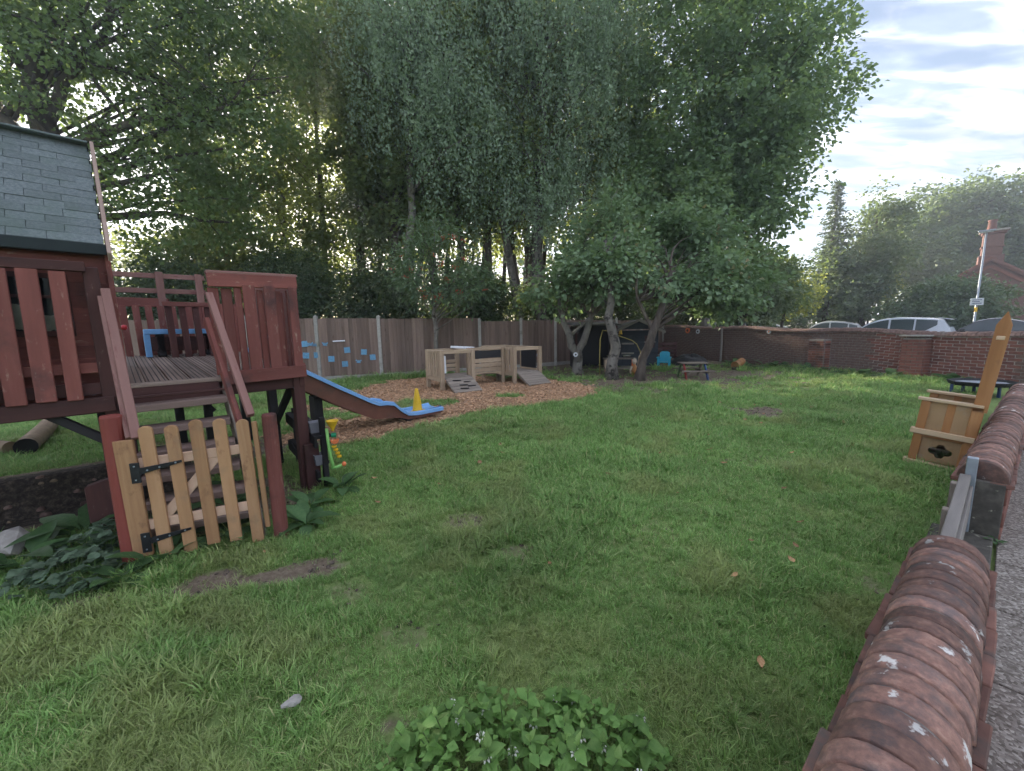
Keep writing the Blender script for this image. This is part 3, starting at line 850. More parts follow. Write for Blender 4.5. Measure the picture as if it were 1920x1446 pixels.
# woodland beyond the fence
wl_spots = [(-13.5, 19, 15.5), (-12, 22.5, 18), (-6.9, 18.8, 17), (-6.4, 21.5, 17.5), (-5.2, 18.2, 15.5), (-3.9, 20.5, 17.5), (-2.4, 18.6, 16.5), (-.9, 17.6, 16.5), (1.0, 20.5, 17), (3.4, 19, 17.5), (5.6, 21, 17.5), (-4.6, 17.2, 15.5), (-1.9, 17.4, 15.5), (.3, 18.4, 16.5)]
wl_labels = ['tall woodland tree far left, beyond the cabin roof ridge', 'woodland tree behind the deck railing, deepest on the left', 'woodland tree left of the second birch, near the bright sun gap', 'dark woodland tree just right of the bright sun gap', 'woodland tree straight behind the left birch', 'tall woodland tree beyond the birch gap, slim paired stems', 'woodland tree behind the rowan, paired dark stems', 'woodland tree right behind the fence centre', 'tallest woodland tree behind the big weeping birch', 'woodland tree between weeping birch and sycamore', 'woodland tree behind the sycamore crown, farthest right of the wood', 'slender woodland tree just behind the left birch trunk', 'slender woodland tree right above the rowan', 'slender woodland tree left of the weeping birch trunk']
for i, (tx, ty, th_) in enumerate(wl_spots):
    ra = .13 + .05 * (i % 3)
    lo = th_ * (.36 if i % 2 else .30)
    tree('woodland_tree', wl_labels[i], 'tree', (tx, ty, 0),
         [[(0, 0, 0, ra), (random.uniform(-.3, .3), 0, th_ * .4, ra * .8), (random.uniform(-.6, .6), .2, th_ * .85, ra * .3)],
          [(.25, .3, 0, ra * .6), (.9, .5, th_ * .4, ra * .45), (1.3, .5, th_ * .75, ra * .15)]],
         [(tx, ty, th_ * .72, 2.3, 2.0, th_ * .30), (tx + .9, ty - .4, th_ * .50, 1.7, 1.5, th_ * .15), (tx - .9, ty + .3, th_ * .42, 1.4, 1.3, th_ * .12)],
         420, .38, 36, .165, LM_WOOD, M['bark'], 'woodland trees beyond the fence', limbs=9, seed=30 + i, hole=-.16, hs=1.9)
tree('woodland_tree', 'tall woodland tree whose crown closes over the sun gap', 'tree', (-9.2, 20.2, 0), [[(0, 0, 0, .15), (.1, 0, 8, .12), (.2, 0, 13, .05)]],
     [(-9.2, 20.2, 14.2, 2.8, 2.2, 2.6), (-9.4, 19.8, 5.2, 2.2, 1.8, 1.9), (-10.6, 19.6, 9.2, 1.1, 1.2, 1.6)], 380, .36, 36, .165, LM_WOOD, M['bark'], 'woodland trees beyond the fence', limbs=9, seed=58, hole=-.25, hs=1.7)
tree('understorey_tree', 'low leafy understorey tree seen over the deck back railing', 'tree', (-11.2, 16.6, 0), [[(0, 0, 0, .1), (.1, 0, 4, .06)], [(-2.2, .2, 0, .09), (-2.4, .2, 4, .05)]],
     [(-11.0, 16.6, 4.6, 2.0, 1.4, 1.5), (-13.4, 16.6, 4.4, 2.0, 1.4, 1.6), (-9.0, 17.2, 3.6, 1.6, 1.3, 1.3)], 330, .34, 38, .14, LM_WOOD, M['bark'], limbs=8, seed=59, hole=-.35, hs=1.4)
# far screen of the same wood, one mass
tree('far_woodland', 'distant mass of woodland foliage behind the slim trunks', 'woodland', (-6, 29, 0), [[(0, 0, 0, .3), (0, 0, 9, .1)]],
     [(-17, 27, 4, 6, 2, 4.0), (-9, 28, 3.2, 6, 2, 3.6), (0, 28, 3.5, 6, 2, 5), (9, 28, 5, 6, 2, 6.5), (-25, 22, 5, 4, 4, 7)], 850, .6, 40, .26, LM_WOOD, M['bark'], limbs=6, seed=90, hole=-.2)['kind'] = 'stuff'
# weeping birches
tree('weeping_birch', 'tall weeping birch with grey green curtains of hanging shoots', 'tree', (1.2, 16.8, 0),
     [[(0, 0, 0, .26), (-.1, .1, 4, .22), (.2, .2, 9, .14), (.3, .2, 14, .05)], [(-.6, .4, 0, .2), (-1.3, .5, 5, .16), (-2.2, .6, 9, .09), (-2.8, .6, 12, .04)]],
     [(1.0, 16.6, 13.2, 3.8, 2.2, 4.2), (3.2, 16.5, 9.4, 2.0, 1.6, 3.6), (-.9, 16.5, 9, 1.7, 1.5, 2.8), (3.8, 16.4, 14, 2.5, 2, 3.2), (1.2, 16.3, 6.8, 1.7, 1.2, 1.8)],
     900, .34, 96, .10, LM_BIRCH, M['barkbirch'], limbs=16, seed=61, weep=2.3, hole=-.08, wl=.36)
tree('weeping_birch', 'second birch with hanging shoots left of the tall weeping one', 'tree', (-4.2, 15.8, 0),
     [[(0, 0, 0, .2), (.3, 0, 4, .17), (.6, .2, 8, .11), (.7, .2, 12, .04)]],
     [(-3.4, 15.6, 12, 2.4, 2, 3.6), (-2.0, 15.4, 9.4, 1.5, 1.5, 2.0)],
     400, .3, 90, .10, LM_BIRCH, M['barkbirch'], limbs=12, seed=67, weep=2.0, hole=-.05, wl=.36)
# sycamore on the right of the wood
tree('sycamore_tree', 'large broad sycamore rising behind the small shed against the sky', 'tree', (9.3, 18.7, 0),
     [[(0, 0, 0, .34), (-.2, -.3, 4, .28), (-.5, -1, 9, .18), (-.6, -1.5, 14, .06)], [(0, 0, 2.4, .2), (.7, -.5, 5.5, .15), (1.7, -1.2, 9, .07)]],
     [(8.4, 17.0, 10.2, 4.1, 3.0, 4.6), (11.3, 17.0, 10.6, 2.0, 1.8, 3.2), (6.6, 16.6, 6.2, 2.8, 2.2, 2.8), (9.8, 16.6, 6.6, 2.0, 1.9, 2.5), (8, 17, 15.6, 3.6, 2.6, 3.0)],
     1400, .34, 48, .165, LM_SYC, M['barkgrey'], limbs=24, seed=71, hole=-.16, hs=1.2)
# small trees standing in the garden by the shed
tree('field_maple', 'small forked tree with pale bark left of the shed doorway', 'tree', (2.1, 12.5, 0),
     [[(0, 0, 0, .17), (.05, 0, .5, .15), (-.35, 0, 1.3, .10), (-.6, .1, 2.6, .07)], [(.0, 0, .45, .13), (.25, 0, 1.2, .11), (.5, 0, 2.4, .08), (.6, 0, 3.6, .04)]],
     [(1.4, 12.5, 2.75, 1.0, 1.0, .7), (2.5, 12.3, 3.2, 1.1, 1.1, .9), (3.3, 12.3, 4.5, .65, .7, 1.1), (2.9, 12.0, 2.6, .9, .8, .5), (2.4, 12.6, 4.2, .6, .6, .8)], 150, .33, 52, .14, LM_MAPLE, M['barkgrey'], limbs=10, seed=81, hole=-.1, hs=1.1, flat=.38, shell=.6)
tree('birch_tree', 'rough barked trunk standing in front of the shed doorway', 'tree', (2.78, 10.9, 0),
     [[(0, 0, 0, .155), (-.02, 0, 1.2, .135), (-.1, 0, 2.2, .10), (-.2, 0, 3.8, .05)], [(-.05, 0, 1.9, .05), (-.3, .1, 3.0, .03)]],
     [(2.5, 11.2, 3.0, .9, .9, .6), (3.3, 11.4, 3.5, .7, .7, .6)], 60, .3, 44, .135, LM_MAPLE, M['barkbirch'], limbs=8, seed=83, hole=-.3, flat=.45)
tree('maple_tree', 'dark leaning trunk right of the shed carrying a wide leafy crown', 'tree', (3.4, 10.5, 0),
     [[(0, 0, 0, .125), (.15, 0, .8, .11), (.55, .1, 1.8, .10), (.9, .3, 3.0, .06)], [(.35, .05, 1.3, .05), (-.05, .1, 2.2, .04), (-.1, .2, 3.1, .02)]],
     [(4.6, 11.2, 2.55, 1.1, 1.1, .55), (5.8, 11.8, 2.9, 1.1, 1.0, .7), (7.0, 12.6, 2.45, .9, 1.0, .7), (4.9, 12.5, 4.1, .9, .8, .9), (6.2, 12.8, 4.0, .8, .8, .8), (6.3, 11.9, 2.2, .9, .9, .5)],
     250, .33, 50, .14, LM_MAPLE, M['bark'], limbs=14, seed=85, hole=-.08, hs=1.1, flat=.38, shell=.6)
tree('rowan_tree', 'young rowan with orange berry clusters in front of the fence', 'tree', (-2.45, 12.75, 0),
     [[(0, 0, 0, .075), (.05, 0, 1.5, .065), (0, .1, 3.2, .03)]],
     [(-2.6, 12.8, 3.2, 1.3, 1.1, .9), (-1.5, 12.9, 2.9, 1.0, .9, .8), (-2.4, 12.9, 4.2, .9, .8, .8)], 190, .25, 36, .11, LM_ROWAN, M['barkgrey'], limbs=10, seed=87, hole=-.3, wl=.26)
rw = bpy.data.objects['rowan_tree']
BER = MB()
for k in range(26):
    c = np.array([random.gauss(.4, .8), random.gauss(-.6, .3), random.uniform(2.4, 4.2)])
    mb = MB()
    for _ in range(7):
        q = c + np.array([random.gauss(0, .05), random.gauss(0, .05), random.gauss(0, .04)])
        mb.lathe([(.004, -.018), (.018, 0), (.004, .018)], 5, tuple(q))
    BER.add(mb.v, mb.f)
BER.build('berries', 'berry', rw)['kind'] = 'stuff'
# hedging and shrubs behind the fence
for (hx, hy, hw, hh, lab, sd) in ((-7.4, 14.2, 2.0, 2.9, 'dense small leaved hedge above the fence beside the deck', 1), (-4.6, 15.0, 1.9, 2.8, 'dark hedge above the fence in front of the sun glow', 2),
                                  (-10.8, 13.0, 2.2, 2.6, 'tangled ivy hedge seen over the deck back railing', 3), (-1.2, 16.0, 2.0, 2.8, 'dark shrub behind the fence right of the rowan', 4),
                                  (2.2, 18.0, 2.0, 2.5, 'shadowy shrub in the fence corner behind the forked tree', 5), (-13.8, 10.8, 2.0, 2.6, 'low hedge far left under the spreading tree', 6),
                                  (5.4, 20.2, 2.2, 2.8, 'dark shrub behind the fence over the small shed', 7), (8.6, 22.6, 2.0, 2.6, 'shrub behind the corner of brick wall and fence', 8)):
    tree('hedge', lab, 'hedge', (hx, hy, 0), [[(0, 0, 0, .07), (0, 0, hh * .8, .03)]], [(hx, hy, hh * .72, hw, .8, hh * .62), (hx - .4, hy + .2, hh * 1.1, hw * .7, .7, hh * .45)], 420, .24, 44, .095, LM_HEDGE, M['bark'], limbs=6, seed=100 + sd, hole=-.6, shell=.3)
# beyond the road on the right
tree('roadside_tree', 'yellow green tree at the right foot of the sycamore', 'tree', (11.8, 20.5, 0), [[(0, 0, 0, .2), (0, 0, 4, .1)]],
     [(11.6, 20, 3.4, 2.3, 1.8, 2.0), (13.2, 20.5, 3.2, 1.8, 1.5, 1.4), (12.0, 20.3, 5.0, 1.1, 1, 1.0)], 300, .3, 40, .15, LM_FAR, M['bark'], limbs=8, seed=120, hole=-.4)
tree('yellow_shrub', 'bright yellow shrub left of the spruce', 'shrub', (16.4, 24, 0), [[(0, 0, 0, .12), (0, 0, 3, .05)]],
     [(15.6, 24, 4.1, 1.3, 1.1, 1.5), (17.2, 24.2, 3.2, 1.3, 1, 1.2)], 120, .3, 40, .15, LM_YEL, M['bark'], limbs=5, seed=121, hole=-.3)
sp = thing('spruce_tree', 'thin pointed spruce standing against the bright sky', 'tree', (23.2, 29.5, 0))
MB().tube([(0, 0, -.1), (.05, 0, 6), (.2, 0, 11.6)], [.22, .12, .015], 7).build('trunk', 'bark', sp, shade=True)
Ps, As, Ns = [], [], []
mbx = MB()
for k in range(120):
    z = 2 + 9.4 * (k / 120); ln = (11.7 - z) * .2 * random.uniform(.6, 1.15) + .12
    a = k * 2.4
    d = np.array([math.cos(a), math.sin(a), -.18]); n_ = int(26 + 40 * ln)
    tt = rng.random(n_)
    Ps.append(np.array([.12, 0, z]) + d * tt[:, None] * ln + rng.normal(0, .07, (n_, 3)))
    aa = np.tile(d, (n_, 1)) + rng.normal(0, .6, (n_, 3)); As.append(aa); Ns.append(rng.normal(0, 1, (n_, 3)) + (0, 0, .6))
    mbx.tube([(.12, 0, z), (.12 + d[0] * ln, d[1] * ln, z + d[2] * ln)], [.02, .005], 3)
mbx.build('branches', 'bark', sp)['kind'] = 'stuff'
Ps, As, Ns = map(np.concatenate, (Ps, As, Ns))
V, F = leaf_arrays(Ps, As, Ns, np.full(len(Ps), .2), np.full(len(Ps), .04))
link('crown', npmesh('crown', V, F, np.repeat(rng.random(len(Ps)), 4)), LM_CONIF, sp)['kind'] = 'stuff'
tree('cherry_tree', 'reddish brown leaved tree right of the thin spruce', 'tree', (25.6, 29, 0), [[(0, 0, 0, .25), (.1, 0, 5, .16), (.3, 0, 9, .05)]],
     [(25.2, 29, 6.0, 2.6, 2.2, 3.2), (26.6, 29, 9.2, 1.3, 1.3, 1.6), (24.0, 28.6, 4, 2.4, 2, 2.4)], 420, .4, 38, .2, LM_RED, M['bark'], limbs=12, seed=130, hole=-.3)
tree('lime_tree', 'large rounded green tree behind the brick house chimney', 'tree', (45, 42.5, 0), [[(0, 0, 0, .5), (0, 0, 7, .38), (.3, 0, 13, .1)]],
     [(44.4, 42.5, 9.9, 5.2, 3.7, 5.2), (48.7, 42.5, 11.6, 4.2, 3.7, 4.5), (39.4, 41, 7.8, 4.2, 3.2, 4.4), (52.5, 42.5, 8.4, 4.5, 3.7, 5)], 1000, .62, 44, .32, LM_FAR, M['bark'], limbs=16, seed=131, hole=-.35)
tree('laurel_bush', 'big rounded dark green bush left of the brick house', 'bush', (27.5, 24.8, 0), [[(0, 0, 0, .1), (0, 0, 2.4, .05)]],
     [(27.6, 24.8, 2.1, 2.9, 2.0, 2.0), (25.3, 25, 1.7, 1.9, 1.6, 1.7)], 480, .3, 44, .17, LM_LAUREL, M['bark'], limbs=6, seed=132, hole=-.5, shell=.33)
tree('roadside_bush', 'dark green rounded bush behind the pale estate car', 'bush', (24, 30.5, 0), [[(0, 0, 0, .12), (0, 0, 3, .05)]],
     [(23.8, 30.5, 2.7, 3.0, 1.8, 2.8), (21, 30.5, 1.9, 2.4, 1.6, 2.3), (26, 31.5, 4, 2.2, 1.7, 2.8)], 420, .33, 40, .17, LM_LAUREL, M['bark'], limbs=8, seed=133, hole=-.4)
tree('yellow_bush', 'small yellow flowering bush above the dark roadside bush', 'bush', (26.5, 29.6, 0), [[(0, 0, 0, .1), (0, 0, 3, .04)]],
     [(26.7, 29.5, 3.9, 1.4, 1.2, 1.3)], 80, .28, 40, .14, LM_YEL, M['bark'], limbs=4, seed=134, hole=-.3)
tree('olive_bush', 'olive green hedge behind the silver car roofs', 'bush', (14.2, 25, 0), [[(0, 0, 0, .12), (0, 0, 3, .05)]],
     [(14.0, 25, 2.0, 2.4, 1.5, 2.0), (11.0, 25, 2.2, 2.2, 1.5, 2.2)], 320, .33, 40, .17, LM_FAR, M['bark'], limbs=8, seed=135, hole=-.4)

# ------------------------------------------------------------------ wooden fence
FP = [(-14.0, 8.45), (-12.35, 9.13), (-10.7, 9.8), (-9.05, 10.47), (-7.4, 11.15), (-5.76, 11.83), (-4.13, 12.51), (-2.5, 13.25), (-1.11, 14.15), (.38, 14.95), (1.75, 15.7), (3.1, 16.5), (4.6, 17.4), (6.0, 18.35), (7.35, 19.25)]
fence = thing('garden_fence', 'tall brown feather edge fence with grey concrete posts along the wood', 'fence', (-5.76, 11.83, 0))
f0 = Vector((-5.76, 11.83, 0))
postme = MB().prism([(-.05, -.05), (.05, -.05), (.05, .05), (-.05, .05)], 2, -.1, 1.93).add([(-.05, -.05, 1.93), (.05, -.05, 1.93), (.05, .05, 1.93), (-.05, .05, 1.93), (0, 0, 1.97)], [(0, 1, 4), (1, 2, 4), (2, 3, 4), (3, 0, 4)]).mesh('post', .006)
for i, (px, py) in enumerate(FP):
    o = link('post', postme, 'concrete', fence, Vector((px, py, 0)) - f0)
    o.scale.z = 1.0 if i < 8 else .95
for i in range(len(FP) - 1):
    a, b = Vector((*FP[i], 0)) - f0, Vector((*FP[i + 1], 0)) - f0
    d = (b - a).normalized(); Lp = (b - a).length; nrm = Vector((d.y, -d.x, 0))
    board('gravel_board', fence, a + d * .05 + Vector((0, 0, .06)), b - d * .05 + Vector((0, 0, .06)), .15, .04, 'concrete', (0, 0, 1))
    for z in (.45, 1.05, 1.62):
        board('rail', fence, a + d * .05 - nrm * .03 + Vector((0, 0, z)), b - d * .05 - nrm * .03 + Vector((0, 0, z)), .07, .035, 'fence', (0, 0, 1))
    nb = int(round((Lp - .1) / .118)); step = (Lp - .1) / nb
    top = (1.86 if i < 8 else 1.76) + random.uniform(-.015, .015)
    for k in range(nb):
        p = a + d * (.05 + step * (k + .5)) + nrm * .012
        o = board('board', fence, p + Vector((0, 0, .14)), p + Vector((0, 0, top)), .128, .014, 'fence', d, .002, lean=0)
        o.rotation_euler.rotate_axis('Z', R(5))
        o.location.z += random.uniform(-.012, .008)

# blue plaques hung on the fence boards
def fence_pt(i, u, z, off=.032):
    a, b = Vector((*FP[i], 0)), Vector((*FP[i + 1], 0))
    d = (b - a).normalized()
    return a + (b - a) * u + Vector((d.y, -d.x, 0)) * off + Vector((0, 0, z)), math.atan2(d.y, d.x)
def plaque_mesh(kind):
    mb = MB()
    if kind == 'square':
        mb.box(-.1, .1, -.012, 0, -.1, .1)
        mb.box(-.05, -.01, -.02, -.012, -.03, .05); mb.box(.02, .06, -.018, -.012, -.06, .02)
    elif kind == 'fly':          # two pairs of wings on a slim body
        for s in (-1, 1):
            mb.prism([(0, .01), (s * .09, .07), (s * .1, .02), (s * .03, -.005)], 1, -.012, 0)
            mb.prism([(0, -.01), (s * .07, -.01), (s * .06, -.065), (s * .01, -.04)], 1, -.012, 0)
        mb.box(-.008, .008, -.02, 0, -.06, .06)
    else:
        mb.box(-.17, .17, -.03, 0, -.02, .02); mb.box(-.17, .17, -.045, -.03, -.012, .012)
    return mb.mesh('plaque', .002)
PM = {k: plaque_mesh(k) for k in ('square', 'fly', 'shelf')}
pl = [(4, .80, 1.0, 'square', 'pale blue square plaque nearest the deck, upper of two'), (4, .81, .66, 'square', 'pale blue square plaque nearest the deck, lower of two'), (4, .885, .99, 'fly', 'grey blue butterfly on the fence just right of the deck'),
      (4, .955, .97, 'fly', 'small blue butterfly left of the first full fence post'), (4, .975, .66, 'square', 'blue square plaque touching the first full fence post'),
      (5, .11, .98, 'fly', 'blue butterfly just right of the first full fence post'), (5, .19, .53, 'square', 'blue square plaque below the white bar, left one'), (5, .33, 1.06, 'shelf', 'thin white bar fixed to the fence boards'),
      (5, .40, .36, 'square', 'lowest blue square plaque on the fence'), (5, .45, .78, 'square', 'deep blue square plaque right below the white bar'), (5, .62, .42, 'fly', 'small blue green butterfly low on the fence'), (5, .72, .70, 'square', 'mottled blue square plaque right of centre'),
      (5, .86, .53, 'square', 'rightmost pale blue plaque on the fence')]
for i, u, z, kd, lab in pl:
    p, an = fence_pt(i, u, z + .13)
    o = tag(link('wall_plaque', PM[kd], 'white' if kd == 'shelf' else 'plaque', None, p, (0, random.uniform(-.1, .1), an)), lab, 'plaque', 'plaques on the fence')
    if kd != 'shelf': o.scale = (.85,) * 3

# ------------------------------------------------------------------ far brick wall
FA, FB = Vector((7.45, 19.35, 0)), Vector((11.65, 6.6, 0))
fd = (FB - FA).normalized(); FL = (FB - FA).length
fn = Vector((fd.y, -fd.x, 0))                      # towards the lawn
if fn.dot(Vector((-1, 0, 0))) < 0: fn = -fn
frot = math.atan2(fd.y, fd.x)
fwall = thing('brick_wall', 'long weathered red brick garden wall with half round coping in front of the cars', 'wall', FA, frot)
def ftop(u): return 1.50 - .42 * u / FL + .03 * math.sin(u * 1.7)
fs = -1 if Vector((-math.sin(frot), math.cos(frot), 0)).dot(fn) < 0 else 1    # local +y or -y faces the lawn
core = MB()
for k in range(60):
    u0, u1 = FL * k / 60, FL * (k + 1) / 60
    core.add([(u0, -.1, -.2), (u1, -.1, -.2), (u1, .1, -.2), (u0, .1, -.2), (u0, -.1, ftop(u0) - .1), (u1, -.1, ftop(u1) - .1), (u1, .1, ftop(u1) - .1), (u0, .1, ftop(u0) - .1)],
             [(4, 5, 6, 7), (0, 1, 5, 4), (2, 3, 7, 6)])
REP0, REP1 = 8.75, 11.4                                # newer brick between these distances
core.build('mortar_core', 'mortardark', fwall)
MB().add([(REP0, fs * .102, -.2), (REP1, fs * .102, -.2), (REP1, fs * .102, ftop(REP1) - .12), (REP0, fs * .102, ftop(REP0) - .12)], [(0, 1, 2, 3)]).build('pale_mortar', 'mortar', fwall)
bme = MB().box(-.104, .104, -.03, .03, -.0315, .0315).mesh('brick', .004); bme.materials.append(M['brickred'])
bme2 = MB().box(-.104, .104, -.03, .03, -.0315, .0315).mesh('brick', .004); bme2.materials.append(M['brick'])
old = MB(); slope = math.atan(-.42 / FL)
nsing = 0
for c in range(18):
    k = 0
    u = .12 + (.1125 if c % 2 else 0)
    while u < FL - .1:
        z = ftop(u) - .155 - c * .075
        if z > -.05:
            inrep = REP0 + .1 * math.sin(c * 2.1) + (.3 if c > 9 else 0) < u < REP1
            if inrep and nsing < 190:
                o = link('brick', bme, None, fwall, (u, fs * .082, z), (0, -slope, 0)); nsing += 1
            else:
                du = random.uniform(-.004, .004); pr = random.uniform(.106, .116)
                old.box(u - .104 + du, u + .104 + du, fs * pr - .06 * (fs > 0), fs * pr + .06 * (fs < 0), z - .031, z + .031)
        u += .225
ob_ = old.build('old_brickwork', 'brickdark', fwall); ob_['kind'] = 'stuff'
cp = MB(); u = .04
while u < FL:
    z = ftop(u) - .1
    hgt = random.uniform(.085, .105)
    prof = [(-.15, 0), (-.15, .02)] + [(.14 * math.cos(a), .02 + hgt * math.sin(a)) for a in (2.9, 2.3, 1.57, .85, .25)] + [(.15, .02), (.15, 0)]
    m_ = MB().prism([(p[0], p[1] + z) for p in prof], 0, u - .033, u + .033)
    cp.add(m_.v, m_.f); u += .075
cpo = cp.build('coping', 'brickdark', fwall); cpo['kind'] = 'stuff'
def pier(u, w, dep, h, material, lab=None):
    n_ = int(h / .075)
    pb = MB().box(u - w / 2 + .01, u + w / 2 - .01, min(0, fs * (.1 + dep - .01)), max(0, fs * (.1 + dep - .01)), -.1, h).build('pier_core', 'mortardark', fwall)
    me_ = bme if material == 'brickred' else bme2
    for c in range(n_):
        z = .04 + c * .075
        lay = ((-w / 4, 1), (w / 4, 1)) if c % 2 else ((-w * .375, .5), (0, 1), (w * .375, .5))
        for du, sx_ in lay:
            o = link('brick', me_, None, fwall, (u + du, fs * (.1 + dep - .025), z), (0, 0, 0)); o.scale.x = sx_ * w / .45
        for sgn in (-1, 1):
            o = link('brick', me_, None, fwall, (u + sgn * (w / 2 - .02), fs * (.1 + dep / 2 - .01), z + .0), (0, 0, R(90)))
            o.scale.x = min(1, (dep - .07) / .2)
    return pb
pier(7.45, .44, .36, .95, 'brick')
pier(9.75, .46, .30, 1.02, 'brickred')
MB().box(9.75 - .27, 9.75 + .27, min(fs * .1, fs * .46), max(fs * .1, fs * .46), 1.05, 1.09).build('pier_capstone', 'stone', fwall, .006)

# ------------------------------------------------------------------ low wall with half-round coping beside the path
def coping_mesh(seed):
    r = random.Random(seed)
    rx, rz = .112, .118
    mb = MB(); V = []; na = 11
    rings = [(-.0335, -.0035), (-.031, 0), (.031, 0), (.0335, -.0035)]
    for x, s in rings:
        for k in range(na):
            a = math.pi * k / (na - 1)
            wv = 1 + .010 * math.sin(3 * a + seed) + .008 * math.sin(7 * a + 2 * seed) + r.uniform(-.005, .005)
            V.append((x, -math.cos(a) * (rx + s) * wv, math.sin(a) * (rz + s) * wv))
    F = [(i * na + k, i * na + k + 1, (i + 1) * na + k + 1, (i + 1) * na + k) for i in range(3) for k in range(na - 1)]
    F += [tuple(range(na))[::-1], tuple(range(3 * na, 4 * na))]
    F += [tuple(i * na for i in range(4)), tuple(i * na + na - 1 for i in range(4))[::-1]]
    me = MB().add(V, F).mesh('coping_brick', 0, True)
    me.materials.append(M['coping'])
    return me
COPM = [coping_mesh(s) for s in range(7)]
wrot = math.atan2(WD[1], WD[0])
lbrick = MB().box(-.104, .104, -.05, .05, -.0315, .0315).mesh('brick', .004); lbrick.materials.append(M['brick'])
tileme = MB().box(-.08, .08, -.05, .05, -.014, .014).mesh('ledge_tile', .004); tileme.materials.append(M['ledge'])
def low_wall(a0, a1, label, ztop=.5, off=0, dr=0):
    root = thing('low_brick_wall', label, 'wall', wp(a0, off), wrot + dr)
    Lw = a1 - a0; zl = ztop - .118
    core = MB()
    prof = [(-.105, zl - .012)] + [(-math.cos(math.pi * k / 20) * .1022, zl + math.sin(math.pi * k / 20) * .1082) for k in range(21)] + [(.105, zl - .012)]
    core.prism(prof, 0, .004, Lw - .004)
    core.build('coping_mortar', 'copmortar', root)
    MB().box(.006, Lw - .006, -.096, .096, -.1, zl - .03).build('mortar_core', 'mortardark', root)
    k = 0; x = .034
    while x < Lw - .02:
        o = link('coping_brick', COPM[random.randrange(7)], None, root, (x, random.uniform(-.003, .003), zl + random.uniform(-.004, .003)), (random.uniform(-.015, .015), random.uniform(-.012, .012), random.uniform(-.025, .025)))
        s = random.uniform(.985, 1.015); o.scale = (1, s, s)
        x += random.uniform(.0735, .078); k += 1
    for sd in (-1, 1):
        x = .08
        while x < Lw:
            link('ledge_tile', tileme, None, root, (x, sd * (.082 + random.uniform(-.006, .006)), zl - .018 + random.uniform(-.004, .002)), (0, random.uniform(-.03, .03), random.uniform(-.04, .04)))
            x += .165
        for c in range(5):
            z = zl - .07 - c * .075
            x = .105 + (.1125 if c % 2 else 0)
            while x < Lw - .05:
                link('brick', lbrick, None, root, (x, sd * .058, z), (0, 0, 0)); x += .225
    return root
low_wall(-1.05, 1.38, 'nearest stretch of low brick wall with mossy half round coping in the corner')
lw2 = low_wall(2.83, 8.3, 'farther stretch of low brick wall beyond the gateway, beside the wooden throne', .5, -.04, -.035)
MB().box(-.006, .004, -.1, .1, -.05, .372).build('end_face', 'mossy', lw2, .004)

# weathered gate across the gap, seen on edge
gw = thing('weathered_gate', 'grey weathered wooden gate edge on in the gap of the low wall', 'gate', wp(2.79, .0), wrot)
board('steel_post', gw, (.0, .01, .0), (.0, .01, .53), .05, .05, 'steel', (1, 0, 0))
board('top_rail', gw, (-.03, .03, .40), (-1.36, .03, .33), .05, .04, 'greywood', (0, 1, 0))
board('bottom_rail', gw, (-.03, .03, .10), (-1.36, .03, .09), .05, .04, 'greywood', (0, 1, 0))
for k in range(3):
    x = -.22 - k * .45
    board('pale', gw, (x, .065, .04), (x, .065, .40 - .03 * k), .06, .035, 'playgrey', (1, 0, 0), jit=.004)
board('back_board', gw, (-.03, .0, .25), (-1.36, .0, .22), .2, .018, 'greywood', (0, 0, 1))

# ------------------------------------------------------------------ play tower
tw = thing('play_tower', 'red painted wooden play tower with cabin, raised deck and stairs', 'play tower', (*TC, 0), TROT)
DZ = 1.08
def dz_at(s): return DZ + .05 * max(0, s)
# posts
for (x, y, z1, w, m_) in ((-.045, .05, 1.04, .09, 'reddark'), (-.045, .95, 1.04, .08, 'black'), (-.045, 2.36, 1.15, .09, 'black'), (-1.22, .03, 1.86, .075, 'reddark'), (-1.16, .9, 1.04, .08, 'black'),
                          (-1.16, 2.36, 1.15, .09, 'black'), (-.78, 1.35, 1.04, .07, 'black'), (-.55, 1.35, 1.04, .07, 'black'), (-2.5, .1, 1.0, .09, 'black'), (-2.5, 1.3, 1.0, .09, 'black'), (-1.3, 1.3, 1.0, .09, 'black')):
    board('post', tw, (x, y, -.05), (x, y, z1), w, w, m_, (1, 0, 0))
board('spur', tw, (-.005, .0, -.05), (-.005, .0, .42), .12, .09, 'reddark', (1, 0, 0))
board('brace', tw, (-.78, 1.35, 1.0), (-.5, 1.35, .62), .07, .05, 'black', (0, 1, 0))
board('brace', tw, (-1.55, .06, .96), (-1.22, .06, .66), .07, .05, 'black', (0, 1, 0))
board('brace', tw, (-.045, .95, .45), (-.045, .2, .95), .06, .045, 'black', (1, 0, 0))
# beams under the deck
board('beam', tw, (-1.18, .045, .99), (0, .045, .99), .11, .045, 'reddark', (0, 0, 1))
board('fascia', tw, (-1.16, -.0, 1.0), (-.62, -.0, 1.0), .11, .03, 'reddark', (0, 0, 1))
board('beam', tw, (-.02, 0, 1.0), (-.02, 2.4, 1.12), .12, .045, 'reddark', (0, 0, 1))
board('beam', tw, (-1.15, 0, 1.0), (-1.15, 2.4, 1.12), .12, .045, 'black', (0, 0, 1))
board('beam', tw, (-1.18, 2.38, 1.12), (0, 2.38, 1.12), .12, .045, 'black', (0, 0, 1))
